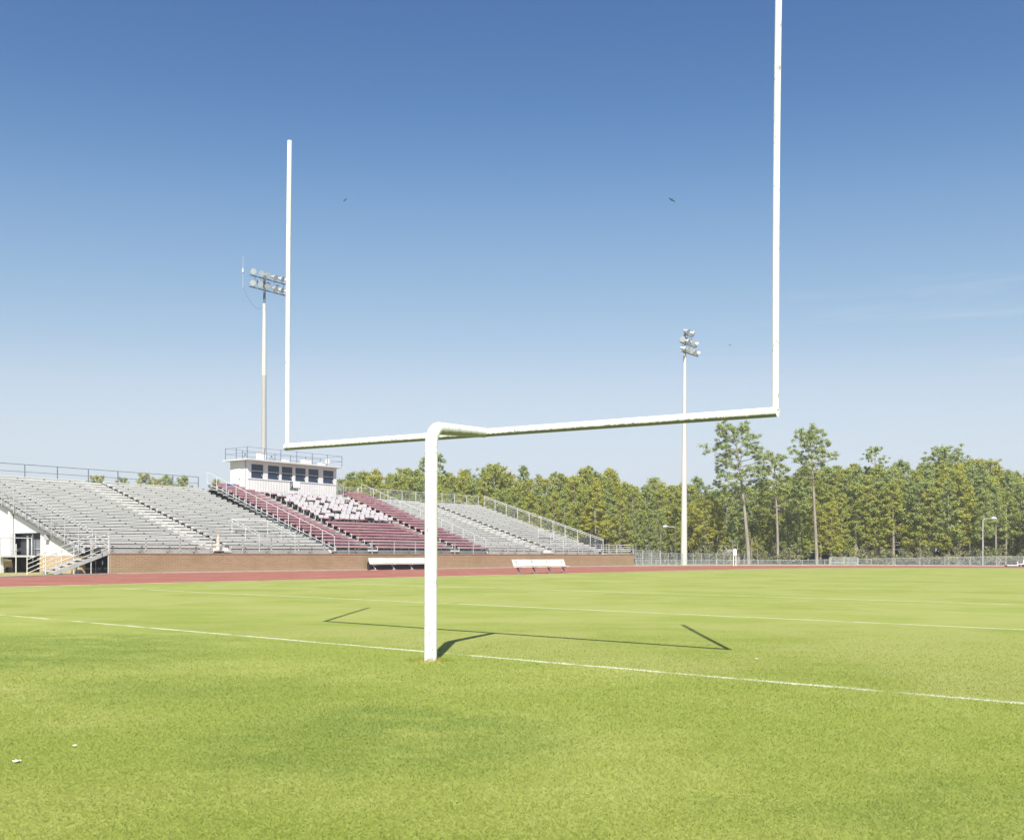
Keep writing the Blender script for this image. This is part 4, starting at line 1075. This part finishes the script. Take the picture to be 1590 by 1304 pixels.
# shrubs along the foot of the wood
sh = thing('shrub', 'grey-green shrub at the foot of the wood behind the low fence', 'shrub', place(1325, 124), 0, 'shrubs along the wood edge')
m = MB()
cs, rs = [], []
for i in range(16):
    a = random.random()*6.28; L = random.uniform(.5, 1.5); e = (math.cos(a)*L, math.sin(a)*L, random.uniform(.6, 2.0))
    m.tube([(0,0,0), (e[0]*.5, e[1]*.5, e[2]*.6), e], [.05,.03,.012], 4, False); cs.append(e); rs.append(random.uniform(.4,.65))
m.build('stems', M['bark'], sh); leaf_mesh('foliage', cs, rs, 60, .26, M['needles_broad'], sh, .8)
shk = kids(sh)
for px in (1300, 1345, 1372, 1410, 1436, 1462, 1490, 1522, 1553, 1583, 1612, 1225, 1180, 1120, 1090, 1030, 1003, 968):
    Zb = random.uniform(121, 127) if px > 1250 else random.uniform(126, 130)
    dup(sh, shk, place(px+random.uniform(-6, 6), Zb), random.random()*6, random.uniform(.7, 1.35))
# the depth of the wood beyond, one dark mass of foliage
cs, rs = [], []
for i in range(900):
    px = random.uniform(505, 1860); Zb = random.uniform(172, 190)
    x = ray(px)*Zb; cs.append((x, Zb, random.uniform(.3, 9.5))); rs.append(random.uniform(1.0, 1.8))
for i in range(700):
    px = random.uniform(505, 1860); Zb = random.uniform(158, 170)
    cs.append((ray(px)*Zb, Zb, random.uniform(.2, 3.2))); rs.append(random.uniform(.7, 1.2))
fw = leaf_mesh('far_wood', cs, rs, 26, 1.0, M['needles_blue'], None)
tag(fw, 'shadowy mass of far trees filling the gaps deep in the wood', 'woodland', kind='stuff')

# ---------------------------------------------------------------- birds
def bird(label, px, py, Z, span, roll, yaw):
    zz = EYE+(HOR+.0037*(px-795)-py)*Z/F_PX
    b = MB(); s_ = span/2
    b.tube([(0,.30*s_,0),(0,.12*s_,.01),(0,-.12*s_,0),(0,-.42*s_,-.01)], [.02*s_,.10*s_,.09*s_,.03*s_], 8)
    for q in (-1, 1):
        pr = [(0,.12,0),(q*.45,.16,.20),(q*1.0,.02,.08),(q*.98,-.10,.07),(q*.45,-.12,.18),(0,-.14,0)]
        top = [(x*s_, y*s_, z*s_+.012) for x, y, z in pr]; bot = [(x*s_, y*s_, z*s_-.012) for x, y, z in pr]
        n = len(pr); b.add(top+bot, [tuple(range(n)), tuple(range(n, 2*n))[::-1]]+[(i,n+i,n+(i+1)%n,(i+1)%n) for i in range(n)])
    b.add([(-.10*s_,-.62*s_,-.01),(.10*s_,-.62*s_,-.01),(.03*s_,-.36*s_,0),(-.03*s_,-.36*s_,0),(-.10*s_,-.62*s_,.01),(.10*s_,-.62*s_,.01),(.03*s_,-.36*s_,.02),(-.03*s_,-.36*s_,.02)],
          [(0,3,2,1),(4,5,6,7),(0,1,5,4),(1,2,6,5),(2,3,7,6),(3,0,4,7)])
    o_ = b.build('bird', M['bird']); o_.location = (ray(px)*Z, Z, zz); o_.rotation_euler = (R(-25), roll, yaw)
    tag(o_, label, 'bird')
bird('dark bird with spread wings gliding left of the right goalpost upright', 1041, 311, 120, .95, R(22), R(20))
bird('small dark bird high in the sky right of the left upright', 534, 311, 150, .75, R(-25), R(-30))
bird('tiny dark bird flying just right of the pale light pole lamps', 1132, 536, 150, .60, R(-15), R(40))

# ---------------------------------------------------------------- paper scraps on the grass
def scrap(label, px, py, s_):
    Z = EYE*F_PX/(py-HOR-.0037*(px-795))
    m = MB(); n = 5; vv = []
    for i in range(n):
        for j in range(n):
            vv.append(((i/(n-1)-.5)*s_+random.gauss(0,.004), (j/(n-1)-.5)*s_+random.gauss(0,.004), .010+abs(random.gauss(0,.006))))
    m.add(vv, [(i*n+j, (i+1)*n+j, (i+1)*n+j+1, i*n+j+1) for i in range(n-1) for j in range(n-1)])
    o_ = m.build('paper_scrap', M['paper']); o_.location = (ray(px)*Z, Z, 0)
    sm = o_.modifiers.new('thickness', 'SOLIDIFY'); sm.thickness = .002
    tag(o_, label, 'paper scrap')
scrap('crumpled pale paper scrap in the grass at the far left', 27, 1184, .040)
scrap('tiny white scrap in the grass up and right of the crumpled scrap', 117, 1160, .018)
scrap('small pale scrap in the grass beyond the end line at right', 1176, 1024, .035)

# ---------------------------------------------------------------- thin summer haze over the whole place
k = NT('haze_air'); k.t.nodes.remove(k.b)
pv = k.n('ShaderNodeVolumePrincipled'); pv.inputs['Color'].default_value = (.90,.94,1.0,1); pv.inputs['Density'].default_value = .0006; pv.inputs['Anisotropy'].default_value = .2
k.l(pv.outputs[0], k.out.inputs['Volume'])
m = MB(); m.box(-1000, 1000, -310, 1000, -1.0, 34.0); hz = m.build('haze', k.m); hz['kind'] = 'stuff'
hz['label'] = 'thin pale haze hanging over the whole field and wood'; hz['category'] = 'haze'
